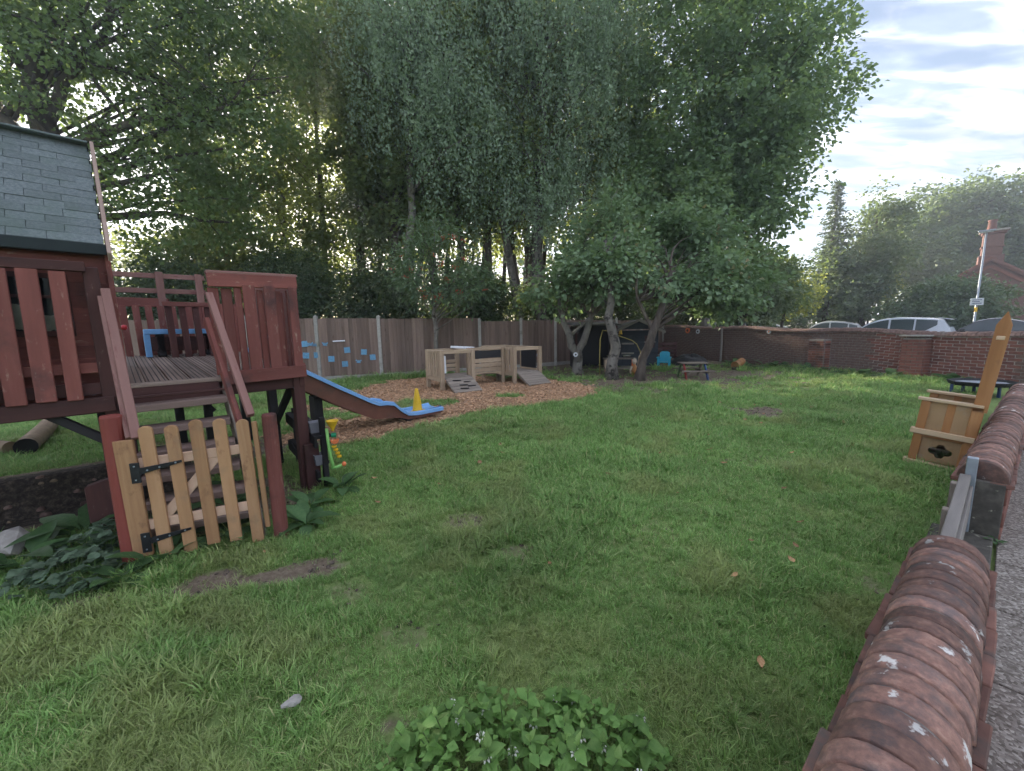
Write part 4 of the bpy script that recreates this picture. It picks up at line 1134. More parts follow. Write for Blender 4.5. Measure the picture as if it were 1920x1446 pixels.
# decking, boards run away from the stairs; two bearer boards cross at the front
for k in range(9):
    x = -1.1 + k * .131
    board('deck_board', tw, (x, .09, DZ - .012), (x, 2.4, dz_at(2.4) - .012), .122, .026, 'deck', (1, 0, 0), .003)
    for gq in range(4):
        board('groove', tw, (x - .045 + gq * .03, .1, DZ + .0015), (x - .045 + gq * .03, 2.39, dz_at(2.39) + .0015), .006, .003, 'black', (1, 0, 0), 0)
board('deck_board', tw, (-1.17, .035, DZ - .01), (0, .035, DZ - .01), .1, .028, 'deck', (0, 1, 0), .003)
# right front panel
board('top_rail', tw, (-.62, -.02, 1.825), (0, -.02, 1.84), .1, .03, 'red', (0, 0, 1))
board('cap_rail', tw, (-.62, .01, 1.885), (.005, .01, 1.90), .075, .022, 'redpale', (0, 1, 0))
for x, y, w, z0 in ((-.585, .02, .07, 1.1), (-.5, .02, .07, 1.1), (-.43, -.005, .05, 1.1), (-.36, -.03, .085, 1.08), (-.275, .02, .045, 1.1), (-.215, -.03, .085, 1.08), (-.145, .025, .05, 1.1), (-.042, -.03, .068, 1.08)):
    board('picket', tw, (x, y, z0), (x, y, 1.80 - (.03 if y > 0 else 0)), w, .02, 'red', (1, 0, 0))
board('bottom_rail', tw, (-.60, -.035, 1.075), (.005, -.035, 1.085), .105, .028, 'red', (0, 0, 1))
# right side panel, with the slide opening at its far end
board('top_rail', tw, (-.01, .05, 1.82), (-.01, 1.5, 1.87), .1, .03, 'red', (0, 0, 1))
for k in range(11):
    y = .08 + k * .135
    board('picket', tw, (-.03, y, 1.09 + .05 * y), (-.03, y, 1.78 + .03 * y), .09, .02, 'red', (0, 1, 0), jit=.004)
board('bottom_rail', tw, (.012, .03, 1.1), (.012, 1.5, 1.16), .1, .03, 'red', (0, 0, 1))
# back railing: open rails above a picket fence
for z in (2.10, 1.93):
    board('back_rail', tw, (-1.2, 2.42, z), (-.30, 2.42, z + .01), .055, .03, 'redpale', (0, 0, 1))
for x in (-.72, -.36): board('back_upright', tw, (x, 2.4, 1.7), (x, 2.4, 2.15), .07, .035, 'redpale', (1, 0, 0))
board('back_rail', tw, (-1.2, 2.4, 1.80), (-.66, 2.4, 1.80), .1, .03, 'red', (0, 0, 1))
for k in range(6): board('picket', tw, (-1.16 + k * .105, 2.36, 1.19), (-1.17 + k * .105, 2.36, 1.76), .062, .02, 'red', (1, 0, 0), jit=.004)
for k in range(7): board('picket', tw, (-.5 + k * .085, 2.37, 1.19), (-.5 + k * .085, 2.37, 1.8), .08, .02, 'red', (1, 0, 0), jit=.004)
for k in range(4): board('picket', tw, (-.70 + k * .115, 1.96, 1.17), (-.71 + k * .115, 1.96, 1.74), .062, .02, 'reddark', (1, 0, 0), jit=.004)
board('back_rail', tw, (-.76, 1.94, 1.76), (-.30, 1.94, 1.76), .05, .03, 'red', (0, 0, 1))
# blue bench on the deck
bn = thing('blue_bench', 'low bench with light blue top standing on the tower deck', 'bench', (0, 0, 0), TROT)
bn.location = (TC[0] + TE[0] * -.62 + TN[0] * 2.15, TC[1] + TE[1] * -.62 + TN[1] * 2.15, dz_at(2.15) + .002)
board('seat', bn, (-.31, 0, .275), (.33, 0, .275), .2, .055, 'bench', (0, 1, 0))
board('front_board', bn, (-.26, -.06, .14), (.3, -.06, .14), .16, .02, 'reddark', (0, 0, 1))
board('end_board', bn, (-.29, -.02, 0), (-.29, -.02, .25), .05, .14, 'bench', (1, 0, 0))
for x in (-.18, .25): board('leg', bn, (x, 0, 0), (x, 0, .25), .07, .14, 'black', (1, 0, 0))
# red ball on a stick by the railing
bk = thing('toy_mallet', 'red ball on a dark stick against the deck railing', 'toy', (TC[0] + TE[0] * -1.12 + TN[0] * 1.9, TC[1] + TE[1] * -1.12 + TN[1] * 1.9, dz_at(1.9)), TROT)
MB().tube([(-.12, .02, .33), (.02, .02, .335)], .006, 6).build('stick', 'black', bk)
MB().lathe([(.004, -.028), (.02, -.02), (.028, 0), (.02, .02), (.004, .028)], 10, (.04, .02, .335)).build('ball', plain('red plastic', (.55, .03, .04), .4), bk, shade=True)
MB().tube([(-.12, .02, 0), (-.12, .02, .33)], .008, 6).build('stand', 'black', bk)
# stairs
for k in range(6):
    z = DZ - .155 * (k + 1); y = -.02 - .083 * (k + 1)
    board('tread', tw, (-1.13, y * .62, z), (-.6, y, z + .004), .19, .045, 'tread', (0, 1, 0))
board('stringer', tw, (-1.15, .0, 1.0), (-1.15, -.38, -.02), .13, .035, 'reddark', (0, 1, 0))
board('stringer', tw, (-.585, .0, 1.0), (-.565, -.66, -.02), .15, .035, 'playgrey', (0, 1, 0))
board('riser', tw, (-1.13, -.105, 1.0), (-.6, -.105, 1.0), .02, .02, 'reddark', (0, 0, 1))
# hand rails
board('hand_rail', tw, (-1.165, -.01, 1.72), (-1.13, -.56, .80), .048, .04, 'redpale', (1, 0, 0))
board('hand_rail', tw, (-1.195, -.02, 1.66), (-1.165, -.52, .80), .025, .075, 'redpale', (1, 0, 0))
board('hand_rail', tw, (-.615, -.01, 1.72), (-.555, -.64, .86), .045, .045, 'redpale', (1, 0, 0))
board('hand_rail', tw, (-.65, -.01, 1.52), (-.60, -.6, .72), .03, .09, 'red', (1, 0, 0))
# cabin
CX0, CX1 = -2.75, -1.14
for k in range(13):
    z = .98 + k * .083
    o = board('clapboard', tw, (CX0, .115, z), (CX1, .115, z), .088, .016, 'red', (0, 0, 1), .003)
    o.rotation_euler.rotate_axis('Z', R(6))
MB().box(CX0, CX1 - .01, .13, 1.38, .94, 2.0).build('cabin_core', 'void', tw)
for k in range(13):
    z = .98 + k * .083
    board('clapboard', tw, (CX1 + .002, .12, z), (CX1 + .002, 1.38, z), .084, .016, 'red', (0, 0, 1), .003)
MB().prism([(.12, 2.0), (.72, 2.78), (1.38, 2.0)], 0, CX1 - .03, CX1 - .004).build('gable', 'red', tw)
board('corner_post', tw, (CX1 + .008, .1, .95), (CX1 + .008, .1, 2.0), .03, .05, 'red', (1, 0, 0))
MB().box(CX0, CX1, .06, 1.4, .90, .955).build('cabin_floor', 'reddark', tw, .004)
# window with a tan sheet behind its lower part
wd = MB().box(-1.90, -1.335, .074, .096, 1.42, 1.455).box(-1.90, -1.335, .074, .096, 1.785, 1.815).box(-1.36, -1.33, .074, .096, 1.42, 1.815).box(-1.90, -1.335, .076, .094, 1.66, 1.68).build('window_frame', 'reddark', tw, .002)
MB().box(-1.90, -1.36, .09, .105, 1.43, 1.80).build('window_back', 'void', wd)
cu = MB(); nxx = 26
for i in range(nxx):
    for j in range(9):
        x = -1.895 + i * .53 / (nxx - 1); zt = 1.60 + .03 * math.sin(i * .5) + .02 * math.sin(i * .23)
        z = 1.455 + (zt - 1.455) * j / 8
        cu.v.append((x, .088 + .004 * math.sin(i * .9 + j * .4) - .006 * math.sin(j * .4), z))
for i in range(nxx - 1):
    for j in range(8): cu.f.append((i * 9 + j, i * 9 + j + 1, (i + 1) * 9 + j + 1, (i + 1) * 9 + j))
cu.build('tan_sheet', 'tan', wd, shade=True)
MB().box(-1.895, -1.362, .0765, .0785, 1.456, 1.784).build('pane', 'glass', wd)
# porch railing in front of the cabin
board('porch_rail', tw, (-2.75, -.02, 1.845), (-1.24, -.02, 1.855), .05, .06, 'reddark', (0, 1, 0))
board('porch_rail', tw, (-2.75, .02, 1.20), (-1.25, .02, 1.21), .07, .025, 'red', (0, 0, 1))
board('porch_rail', tw, (-2.75, .02, 1.06), (-1.25, .02, 1.07), .08, .025, 'reddark', (0, 0, 1))
board('porch_beam', tw, (-2.75, .0, .955), (-1.2, .0, .965), .1, .05, 'reddark', (0, 0, 1))
for x, w in ((-1.368, .072), (-1.487, .088), (-1.60, .086), (-1.72, .08), (-1.84, .085), (-1.96, .08), (-2.08, .085), (-2.2, .08), (-2.32, .085), (-2.44, .08), (-2.56, .085), (-2.68, .08)):
    board('picket', tw, (x - .012, -.03, 1.0 + random.uniform(-.01, .02)), (x, -.03, 1.825), w, .022, 'red', (1, 0, 0), jit=.004)
# roof
EV, RG = (.02, 2.015), (.72, 2.84)
dy_, dzr = RG[0] - EV[0], RG[1] - EV[1]; sl = math.hypot(dy_, dzr); ang = math.atan2(dzr, dy_)
rf = MB().add([(CX0, EV[0], EV[1] - .01), (CX1, EV[0], EV[1] - .01), (CX1, RG[0], RG[1] - .01), (CX0, RG[0], RG[1] - .01), (CX1, 1.42, 2.005), (CX0, 1.42, 2.005),
               (CX0, EV[0], EV[1] - .03), (CX1, EV[0], EV[1] - .03), (CX1, RG[0], RG[1] - .03), (CX0, RG[0], RG[1] - .03), (CX1, 1.42, 1.985), (CX0, 1.42, 1.985)],
              [(0, 1, 2, 3), (3, 2, 4, 5), (6, 9, 8, 7), (9, 11, 10, 8), (1, 7, 8, 2), (2, 8, 10, 4), (0, 3, 9, 6), (3, 5, 11, 9), (0, 6, 7, 1)]).build('roof', 'feltdark', tw)
shme = MB().box(-.0785, .0785, 0, .098, -.003, .003).mesh('shingle', .0015); shme.materials.append(M['felt'])
for rw_ in range(14):
    d = rw_ * sl / 14.2
    x = CX1 - .08 - (.08 if rw_ % 2 else 0) + .075
    while x > CX0 + .07:
        lift = .006 + random.uniform(0, .003)
        y = EV[0] + (d) * math.cos(ang) - lift * math.sin(ang); z = EV[1] + d * math.sin(ang) + lift * math.cos(ang) - .004
        link('shingle', shme, None, rf, (min(x, CX1 - .075), y, z), (ang - .035 + random.uniform(-.006, .006), 0, random.uniform(-.006, .006)))
        x -= .159
board('ridge_cap', tw, (CX0, RG[0], RG[1] + .006), (CX1, RG[0], RG[1] + .006), .16, .014, 'felt', (0, 1, 0))
board('eave_felt', tw, (CX0, EV[0] - .012, EV[1] - .035), (CX1 + .015, EV[0] - .012, EV[1] - .035), .07, .012, 'feltdark', (0, 0, 1))
board('bargeboard', tw, (CX1 + .022, EV[0] - .04, EV[1] - .085), (CX1 + .022, RG[0], RG[1] + .012), .075, .022, 'barge', (0, 1, -1))
board('bargeboard', tw, (CX1 + .022, 1.46, 1.95), (CX1 + .022, RG[0] + .01, RG[1] + .01), .075, .022, 'barge', (0, 1, 1))
board('eave_board', tw, (CX0, .1, 1.975), (CX1, .1, 1.975), .05, .02, 'reddark', (0, 0, 1))

# ------------------------------------------------------------------ slide
SY = 1.62
slide = thing('slide', 'blue plastic slide with brown sides curving down from the tower deck', 'slide', (*TC, 0), TROT)
rim = [(0, 1.23), (.15, 1.17), (.47, .965), (.9, .70), (1.36, .43), (1.46, .385), (1.58, .38), (1.70, .35), (1.80, .25), (1.92, .165), (2.08, .145), (2.3, .145), (2.57, .15)]
bot = [(0, 1.0), (.15, .93), (.45, .71), (.88, .44), (1.27, .22), (1.40, .16), (1.55, .14), (1.68, .135), (1.80, .11), (1.92, .07), (2.08, .055), (2.3, .06), (2.57, .08)]
for y, nm in ((SY, 'side_wall'), (SY + .42, 'side_wall')):
    mb = MB()
    for i in range(len(rim)):
        for q in (0, .02): mb.v += [(rim[i][0], y + q, rim[i][1]), (bot[i][0], y + q, bot[i][1])]
    for i in range(len(rim) - 1):
        a, b = i * 4, (i + 1) * 4
        mb.f += [(a, b, b + 1, a + 1), (a + 2, a + 3, b + 3, b + 2), (a, a + 2, b + 2, b), (a + 1, b + 1, b + 3, a + 3)]
    mb.f += [(0, 1, 3, 2), (b, b + 2, b + 3, b + 1)]
    mb.build(nm, 'slidebrown', slide)
    rb = MB()
    for i in range(len(rim)):
        x, z = rim[i]
        for oy, oz in ((-.036, -.034), (-.034, .014), (.0, .026), (.05, .014), (.052, -.034)): rb.v.append((x, y + oy, z + oz))
    for i in range(len(rim) - 1):
        for k in range(5): rb.f.append((i * 5 + k, i * 5 + (k + 1) % 5, (i + 1) * 5 + (k + 1) % 5, (i + 1) * 5 + k))
    rb.f += [(0, 1, 2, 3, 4), tuple(range(len(rb.v) - 5, len(rb.v)))]
    rb.build('rim', 'slideblue', slide, shade=False)
ch = MB()
for i in range(len(rim)):
    x = bot[i][0]; z = bot[i][1] + .06
    for y, dz_ in ((SY + .02, .05), (SY + .06, .01), (SY + .21, 0), (SY + .37, .01), (SY + .42, .05)): ch.v.append((x, y, z + dz_))
for i in range(len(rim) - 1):
    for k in range(4): ch.f.append((i * 5 + k, i * 5 + k + 1, (i + 1) * 5 + k + 1, (i + 1) * 5 + k))
ch.build('chute', 'slideblue', slide, shade=True)
MB().box(1.95, 2.05, SY + .05, SY + .37, -.02, .115).build('foot', 'black', slide, .005)
MB().box(.62, .72, SY + .1, SY + .32, -.02, .58).build('support', 'black', slide, .005)
# yellow cone standing on the slide's run-out
cn = thing('marker_cone', 'yellow plastic cone standing at the foot of the slide', 'cone', (TC[0] + TE[0] * 2.22 + TN[0] * (SY + .2), TC[1] + TE[1] * 2.22 + TN[1] * (SY + .2), .122))
MB().lathe([(.085, .012), (.08, .03), (.055, .2), (.028, .36), (.024, .375), (.012, .378)], 18).build('cone_body', 'yellow', cn, shade=True)
MB().box(-.1, .1, -.1, .1, 0, .014).build('cone_base', 'yellow', cn, .004)

# ------------------------------------------------------------------ picket gate and its posts
ga, gb = Vector((-2.335, 2.275, 0)), Vector((-1.705, 2.545, 0))
gd = (gb - ga).normalized()
gt = thing('picket_gate', 'new pale softwood picket gate with black strap hinges below the stairs', 'gate', ga, math.atan2(gd.y, gd.x))
board('jamb_board', gt, (.035, .0, .06), (.02, .0, .80), .095, .026, 'gate', (1, 0, 0))
for z, nm in ((.27, 'rail'), (.665, 'rail')): board(nm, gt, (.07, .02, z - .02), (.66, .02, z), .062, .024, 'gatepale', (0, 0, 1))
board('diagonal_brace', gt, (.14, .022, .27), (.48, .022, .655), .06, .02, 'gatepale', (1, 0, -1))
def picket_mesh(h):
    w = .034; p = [(-w, 0), (w, 0), (w, h - .022), (w * .75, h - .009), (w * .35, h - .001), (0, h), (-w * .35, h - .001), (-w * .75, h - .009), (-w, h - .022)]
    return MB().prism(p, 1, -.011, .011).mesh('picket', .002)
for k in range(5):
    x = .135 + k * .123
    h = .83 + (.02 if k == 4 else 0)
    pm = picket_mesh(h)
    o = link('picket', pm, 'gate', gt, (x + .012, -.004, .045 - .008 * k + (.03 if k in (2, 3) else 0)), (0, -.02, 0))
board('latch_strip', gt, (.70, .01, .1), (.685, .01, .84), .03, .024, 'gate', (1, 0, 0))
for z in (.14, .585):
    mb = MB().box(.04, .085, -.027, -.019, z - .05, z + .075)
    mb.prism([(.085, z + .0), (.085, z + .04), (.29, z + .062), (.29, z + .047)], 1, -.026, -.02)
    h_ = mb.build('strap_hinge', 'iron', gt, .0015)
    sm = MB()
    for q in ((.062, z - .03), (.062, z + .055), (.12, z + .023), (.18, z + .034), (.26, z + .05)): sm.lathe([(.005, -.029), (.005, -.024)], 6, (0, 0, 0))
    bolts = MB()
    for bx, bz in ((.062, z - .03), (.062, z + .055), (.12, z + .023), (.18, z + .034), (.26, z + .05)): bolts.box(bx - .004, bx + .004, -.031, -.025, bz - .004, bz + .004)
    bolts.build('screws', 'steel', h_)
def round_post(name, label, x, y, r, z, cut=False, m_='redpost', lean=0):
    mb = MB(); prof = [(r * 1.02, -.1), (r, .1), (r * .98, z - .012), (r * .88, z)]
    mb.lathe(prof, 18)
    o = mb.build(name, m_, None, shade=False, loc=(x, y, 0), rot=(0, lean, 0))
    return tag(o, label, 'post')
round_post('gate_post', 'round red post at the hinge side of the picket gate', -2.385, 2.30, .052, .95)
round_post('gate_post', 'reddish half round post at the latch side of the picket gate', -1.635, 2.60, .045, .88, m_='red')
sp_ = MB().prism([(-.09, 0), (.09, 0), (.09, .42), (-.09, .37)], 1, -.04, .04).build('stub_post', 'reddark', None, .006, loc=(-2.95, 2.72, -.0), rot=(0, 0, .6))
tag(sp_, 'short broad red stub post behind the hinge post', 'post')

# ------------------------------------------------------------------ planter rack and water toy beside the tower
RA = Vector((-2.36, 4.2, 0)); RB = Vector((-1.73, 3.5, 0)); rd = (RB - RA).normalized(); RL = (RB - RA).length
rk = thing('planter_rack', 'blackened timber rack with small grey planters under the tower corner', 'rack', RA, math.atan2(rd.y, rd.x))
board('post', rk, (RL, 0, -.05), (RL, 0, .66), .045, .045, 'black', (1, 0, 0))
board('post', rk, (.0, 0, -.05), (.0, 0, .62), .05, .05, 'black', (1, 0, 0))
board('post', rk, (RL * .32, .03, -.05), (RL * .32, .03, .5), .05, .05, 'black', (1, 0, 0))
board('shelf', rk, (-.05, 0, .56), (RL + .03, 0, .48), .13, .03, 'black', (0, 1, 0))
board('rail', rk, (-.05, -.07, .52), (RL + .03, -.07, .44), .11, .024, 'black', (0, 0, 1))
board('shelf', rk, (-.05, 0, .26), (RL * .9, 0, .20), .13, .03, 'black', (0, 1, 0))
board('rail', rk, (-.05, -.07, .22), (RL + .03, -.07, .12), .1, .024, 'black', (0, 0, 1))
for (x, z, lab) in ((RL - .12, .505, 'upper small grey planter box on the timber rack'), (RL - .05, .215, 'lower small grey planter box on the timber rack')):
    p = RA + rd * x
    mb = MB()
    w0, w1, h = .045, .058, .1
    mb.add([(-w0, -w0, 0), (w0, -w0, 0), (w0, w0, 0), (-w0, w0, 0), (-w1, -w1, h), (w1, -w1, h), (w1, w1, h), (-w1, w1, h), (-w1 + .008, -w1 + .008, h), (w1 - .008, -w1 + .008, h), (w1 - .008, w1 - .008, h), (-w1 + .008, w1 - .008, h),
            (-w0 + .008, -w0 + .008, .07), (w0 - .008, -w0 + .008, .07), (w0 - .008, w0 - .008, .07), (-w0 + .008, w0 - .008, .07)],
           [(0, 3, 2, 1), (0, 1, 5, 4), (1, 2, 6, 5), (2, 3, 7, 6), (3, 0, 4, 7), (4, 5, 9, 8), (5, 6, 10, 9), (6, 7, 11, 10), (7, 4, 8, 11), (8, 9, 13, 12), (9, 10, 14, 13), (10, 11, 15, 14), (11, 8, 12, 15), (12, 13, 14, 15)])
    off = Vector((rd.y, -rd.x, 0)) * .03
    tag(mb.build('planter_box', 'planter', None, .002, loc=p + off + Vector((0, 0, z)), rot=(0, 0, math.atan2(rd.y, rd.x))), lab, 'planter', 'planters on the rack')
toy = thing('water_wheel_toy', 'plastic water wheel toy with yellow funnel and light green frame', 'toy', (-1.655, 3.47, .19), .3)
MB().tube([(-.02, 0, .37), (-.015, 0, .22), (0, 0, .06), (.01, 0, .0)], .014, 8).build('frame', 'green', toy, shade=True)
MB().tube([(-.01, 0, .0), (.04, 0, .005), (.085, 0, .02)], .014, 8).build('foot', 'green', toy, shade=True)
MB().lathe([(.012, .345), (.014, .36), (.048, .43), (.052, .435), (.052, .442), (.046, .442), (.012, .37)], 16, (.03, -.0, 0)).build('funnel', 'yellow', toy, shade=True)
MB().tube([(.015, 0, .305), (.055, 0, .305)], .022, 12).build('valve', 'dgreen', toy, shade=False)
MB().prism([(.045 * math.cos(a) * .8 + .04, .265 + .04 * math.sin(a)) for a in np.linspace(math.pi, 2 * math.pi, 10)], 1, -.02, .02).build('scoop', 'orange', toy, .003)
wh = MB()
for k in range(4): wh.lathe([(.016, -.011), (.021, -.007), (.021, .007), (.016, .011)], 12, (.03 + .012 * k, -.0, .20 - .032 * k))
wh.build('paddle_wheels', 'yellow', toy, .0)
MB().lathe([(.004, -.022), (.016, -.014), (.022, 0), (.016, .014), (.004, .022)], 12, (.1, 0, .027)).build('knob', 'orange', toy, shade=True)

# ------------------------------------------------------------------ timber climbing frame on the wood chips
A_ = Vector((.53, -.848, 0)); A_.normalize(); B_ = Vector((-A_.y, A_.x, 0))    # A_ towards the front, B_ to the right
cf_o = Vector((-2.12, 9.98, 0))
cf = thing('climbing_frame', 'low pale timber climbing frame with two ramps on wood chips', 'climbing frame', cf_o, math.atan2(B_.y, B_.x))
cf.scale = (1.12, 1, 1)
# local x = B_ (right), y = -A_ (back); origin = left unit's back left corner
def cfp(x, f, z): return (x, -f, z)
def unit(x0, x1, f0, f1, left_slats=True, top=.97, fdiv=None, openfront=True, nm=7):
    for x in (x0, x1):
        for f in [f0, f1] + ([fdiv] if fdiv else []):
            board('post', cf, cfp(x, f, -.05), cfp(x, f, top), .085, .085, 'play', (1, 0, 0))
    board('platform', cf, cfp((x0 + x1) / 2, f0, .30), cfp((x0 + x1) / 2, f1, .30), x1 - x0, .05, 'playgrey', (1, 0, 0))
    segs = [(f0, fdiv), (fdiv, f1)] if fdiv else [(f0, f1)]
    for (a, b) in segs:
        board('side_rail', cf, cfp(x0, a + .04, .28), cfp(x0, b - .04, .28), .11, .06, 'play', (0, 0, 1))
        board('side_rail', cf, cfp(x0, a + .04, .93), cfp(x0, b - .04, .93), .06, .05, 'play', (0, 0, 1))
        k_ = nm if a == f0 and fdiv else 5
        for k in range(k_):
            f = a + .05 + (b - a - .1) * (k + .5) / k_
            board('slat', cf, cfp(x0 - .02, f, .33), cfp(x0 - .02, f, .96), (b - a - .1) / k_ * (.90 if k_ == nm else .62), .022, 'play', (0, 1, 0), jit=.003)
    for f in (f0, f1): board('top_rail', cf, cfp(x0, f, .93), cfp(x1, f, .93), .09, .05, 'play', (0, 0, 1))
    board('top_rail', cf, cfp(x1, f0, .93), cfp(x1, f1, .93), .07, .05, 'play', (0, 0, 1))
def ramp_(x0, x1, f1, nb, cleat=False):
    run = .52
    for k in range(nb):
        u0 = k / nb; u1 = (k + 1) / nb - .02
        board('ramp_board', cf, cfp(x0, f1 + .05 + run * (u0 + u1) / 2, .30 - .27 * (u0 + u1) / 2), cfp(x1, f1 + .05 + run * (u0 + u1) / 2, .30 - .27 * (u0 + u1) / 2), run / nb * 1.05, .022, 'playgrey', (0, -run, -.27))
    for x in (x0 + .03, x1 - .03): board('ramp_bearer', cf, cfp(x, f1 + .03, .25), cfp(x, f1 + .05 + run, .0), .05, .035, 'playgrey', (0, 0, 1))
    if cleat:
        for (x, f, r_) in ((x0 + .2, .12, .2), (x0 + .42, .2, -.35), (x0 + .28, .3, .1), (x0 + .45, .36, -.2), (x0 + .25, .42, .25)):
            z = .335 - .27 * f / run
            board('foot_grip', cf, cfp(x - .09, f1 + .05 + f, z), cfp(x + .09, f1 + .05 + f + r_ * .1, z - .01), .03, .02, 'black', (0, 1, 0))
unit(0, .72, 0, .92); ramp_(.06, .68, .92, 5, True)
unit(1.78, 2.50, -.78, .95, fdiv=.10); ramp_(1.84, 2.46, .95, 6)
# back and linking panels of horizontal boards
for z in (.42, .53, .64): board('back_slat', cf, cfp(.05, .02, z), cfp(.68, .02, z), .085, .02, 'play', (0, 0, 1))
for z in (.40, .52, .64): board('link_slat', cf, cfp(.76, .5, z), cfp(1.74, .5, z), .095, .022, 'play', (0, 0, 1))
for x in (.8, 1.7): board('post', cf, cfp(x, .5, -.05), cfp(x, .5, .98), .08, .08, 'play', (1, 0, 0))
board('top_rail', cf, cfp(.78, .5, .95), cfp(1.74, .5, .95), .07, .05, 'play', (0, 0, 1))
arch = MB(); pr = [(.76, .34)] + [(1.25 - .49 * math.cos(a) * .98, .12 + .19 * math.sin(a)) for a in np.linspace(.25, math.pi - .25, 10)] + [(1.74, .34)]
arch.prism([(p[0], p[1]) for p in pr], 1, -.52, -.49); arch.build('arch_board', 'play', cf, .002)
MB().box(.9, 1.66, -.49, -.475, .70, .9).build('chalkboard', 'chalk', cf, .003)
MB().box(.74, 1.76, .1, -.45, .27, .31).build('link_deck', 'playgrey', cf, .003)
MB().box(2.44, 2.455, -.86, -.15, .36, .88).build('chalkboard', 'chalk', cf, .003)
board('panel_rail', cf, cfp(2.45, .1, .34), cfp(2.45, .9, .34), .07, .03, 'play', (0, 0, 1))
board('white_pipe', cf, cfp(.1, .82, .42), cfp(.1, .82, .84), .06, .05, 'white', (1, 0, 0), .01)
board('white_pipe', cf, cfp(.55, .05, 1.01), cfp(1.05, .3, .97), .06, .04, 'white', (0, 0, 1), .01)

# ------------------------------------------------------------------ shed corner
shed = thing('small_shed', 'dark slate playhouse shed with pitched roof behind the leaning trunks', 'shed', (4.55, 14.3, 0), -.12)
hw, ez, rz_ = .72, 1.30, 1.62
for k in range(10):
    z = .10 + k * .128
    board('wall_board', shed, (-hw, 0, z), (hw, 0, z), .134, .02, 'shed', (0, 0, 1), .002)
for s in (-1, 1):
    for k in range(10): board('wall_board', shed, (s * hw, 0, .10 + k * .128), (s * hw, 1.5, .10 + k * .128), .134, .02, 'shed', (0, 0, 1), .002)
MB().prism([(-hw, ez + .06), (0, rz_), (hw, ez + .06)], 1, -.01, .03).build('gable', 'shed', shed)
for s in (-1, 1):
    board('roof_sheet', shed, (s * .43, -.18, (ez + rz_) / 2 + .05), (s * .43, 1.6, (ez + rz_) / 2 + .05), .98, .03, 'shedroof', (s * .9, 0, -.36))
    board('bargeboard', shed, (s * .92, -.2, ez - .06), (0, -.2, rz_ + .06), .09, .025, 'greywood', (0, 0, 1))
wdw = MB().box(-.05 + .3, .30 + .3, -.035, -.012, .70, 1.12).build('window_frame', 'reddark', shed, .004)
MB().box(.29, .56, -.042, -.036, .74, 1.08).build('pane', 'glass', wdw)
board('window_sill', shed, (.22, -.06, .90), (.63, -.06, .90), .05, .03, 'greywood', (0, 0, 1))
MB().box(-.55, -.12, -.03, -.012, .08, 1.15).build('door', 'shed', shed, .004)
for z in (.5, .85): board('door_rail', shed, (-.56, -.045, z), (-.12, -.045, z), .06, .02, 'greywood', (0, 0, 1))
MB().box(-.6, .75, -.55, -.02, .0, .05).build('porch_boards', 'playgrey', shed, .006)
den = thing('open_shelter', 'low black open fronted shelter between the garden trees', 'shelter', (3.0, 14.2, 0), 0)
mb = MB().box(-.72, .72, .95, 1.0, 0, 1.55).box(-.74, -.70, -.1, 1.0, 0, 1.5).box(.70, .74, -.1, 1.0, 0, 1.5)
mb.build('walls', 'tar', den)
MB().add([(-.85, -.3, 1.50), (.85, -.3, 1.50), (.85, 1.15, 1.62), (-.85, 1.15, 1.62), (-.85, -.3, 1.55), (.85, -.3, 1.55), (.85, 1.15, 1.67), (-.85, 1.15, 1.67)], [(0, 3, 2, 1), (4, 5, 6, 7), (0, 1, 5, 4), (1, 2, 6, 5), (2, 3, 7, 6), (3, 0, 4, 7)]).build('roof', 'shedroof', den)
for x in (-.7, .7): board('post', den, (x, -.2, 0), (x, -.2, 1.5), .07, .07, 'reddark', (1, 0, 0))
mk = thing('mud_kitchen', 'rough plank counter of the mud kitchen in front of the shed', 'play kitchen', (3.45, 12.6, 0), -.1)
board('counter', mk, (-.5, 0, .45), (.5, 0, .45), .4, .035, 'picnic', (0, 1, 0))
for x in (-.44, .44):
    for y in (-.15, .15): board('leg', mk, (x, y, 0), (x, y, .43), .05, .05, 'orange' if x > 0 else 'play', (1, 0, 0))
board('shelf', mk, (-.48, 0, .14), (.48, 0, .14), .34, .025, 'picnic', (0, 1, 0))
for x, lab in ((-.28, 'left steel bowl on the mud kitchen counter'), (.22, 'right steel bowl on the mud kitchen counter')):
    o = MB().lathe([(.05, 0), (.1, .03), (.13, .08), (.135, .085), (.125, .082), (.095, .035), (.02, .012)], 16).build('mixing_bowl', plain('bright steel', (.75, .76, .78), .25, .9), None, shade=True, loc=(3.45 + x, 12.6 - .1 * x, .468))
    tag(o, lab, 'bowl', 'bowls on the mud kitchen')
hp = [(2.56, 11.4, .05), (2.55, 11.4, .6), (2.56, 11.4, 1.1), (2.62, 11.38, 1.36), (2.8, 11.3, 1.32), (3.1, 11.3, 1.18), (3.45, 11.3, 1.05), (3.58, 11.3, .95), (3.68, 11.3, .75), (3.72, 11.3, .45), (3.7, 11.3, .05)]
tag(MB().tube(hp, .013, 6).build('garden_hose', plain('dull yellow hose', (.30, .24, .05), .6), None, shade=True), 'yellow hose looped in an arch between the trunks', 'hose')
for x, lab in ((3.66, 'left yellow cup hung on the shed front'), (3.84, 'right yellow cup hung on the shed front')):
    tag(MB().lathe([(.075, -.09), (.07, -.06), (.045, .06), (.02, .09)], 12).build('hanging_cup', 'yellow', None, shade=True, loc=(x + .08, 14.17 - .12 * (x - 4.55), 1.28)), lab, 'cup', 'cups on the shed')
bc = thing('garden_chair', 'small turquoise plastic armchair beside the shed', 'chair', (5.42, 14.0, 0), -.5)
MB().prism([(-.16, .17), (.16, .17), (.16, .21), (-.16, .21)], 1, -.2, .16).build('seat', 'cyan', bc, .008)
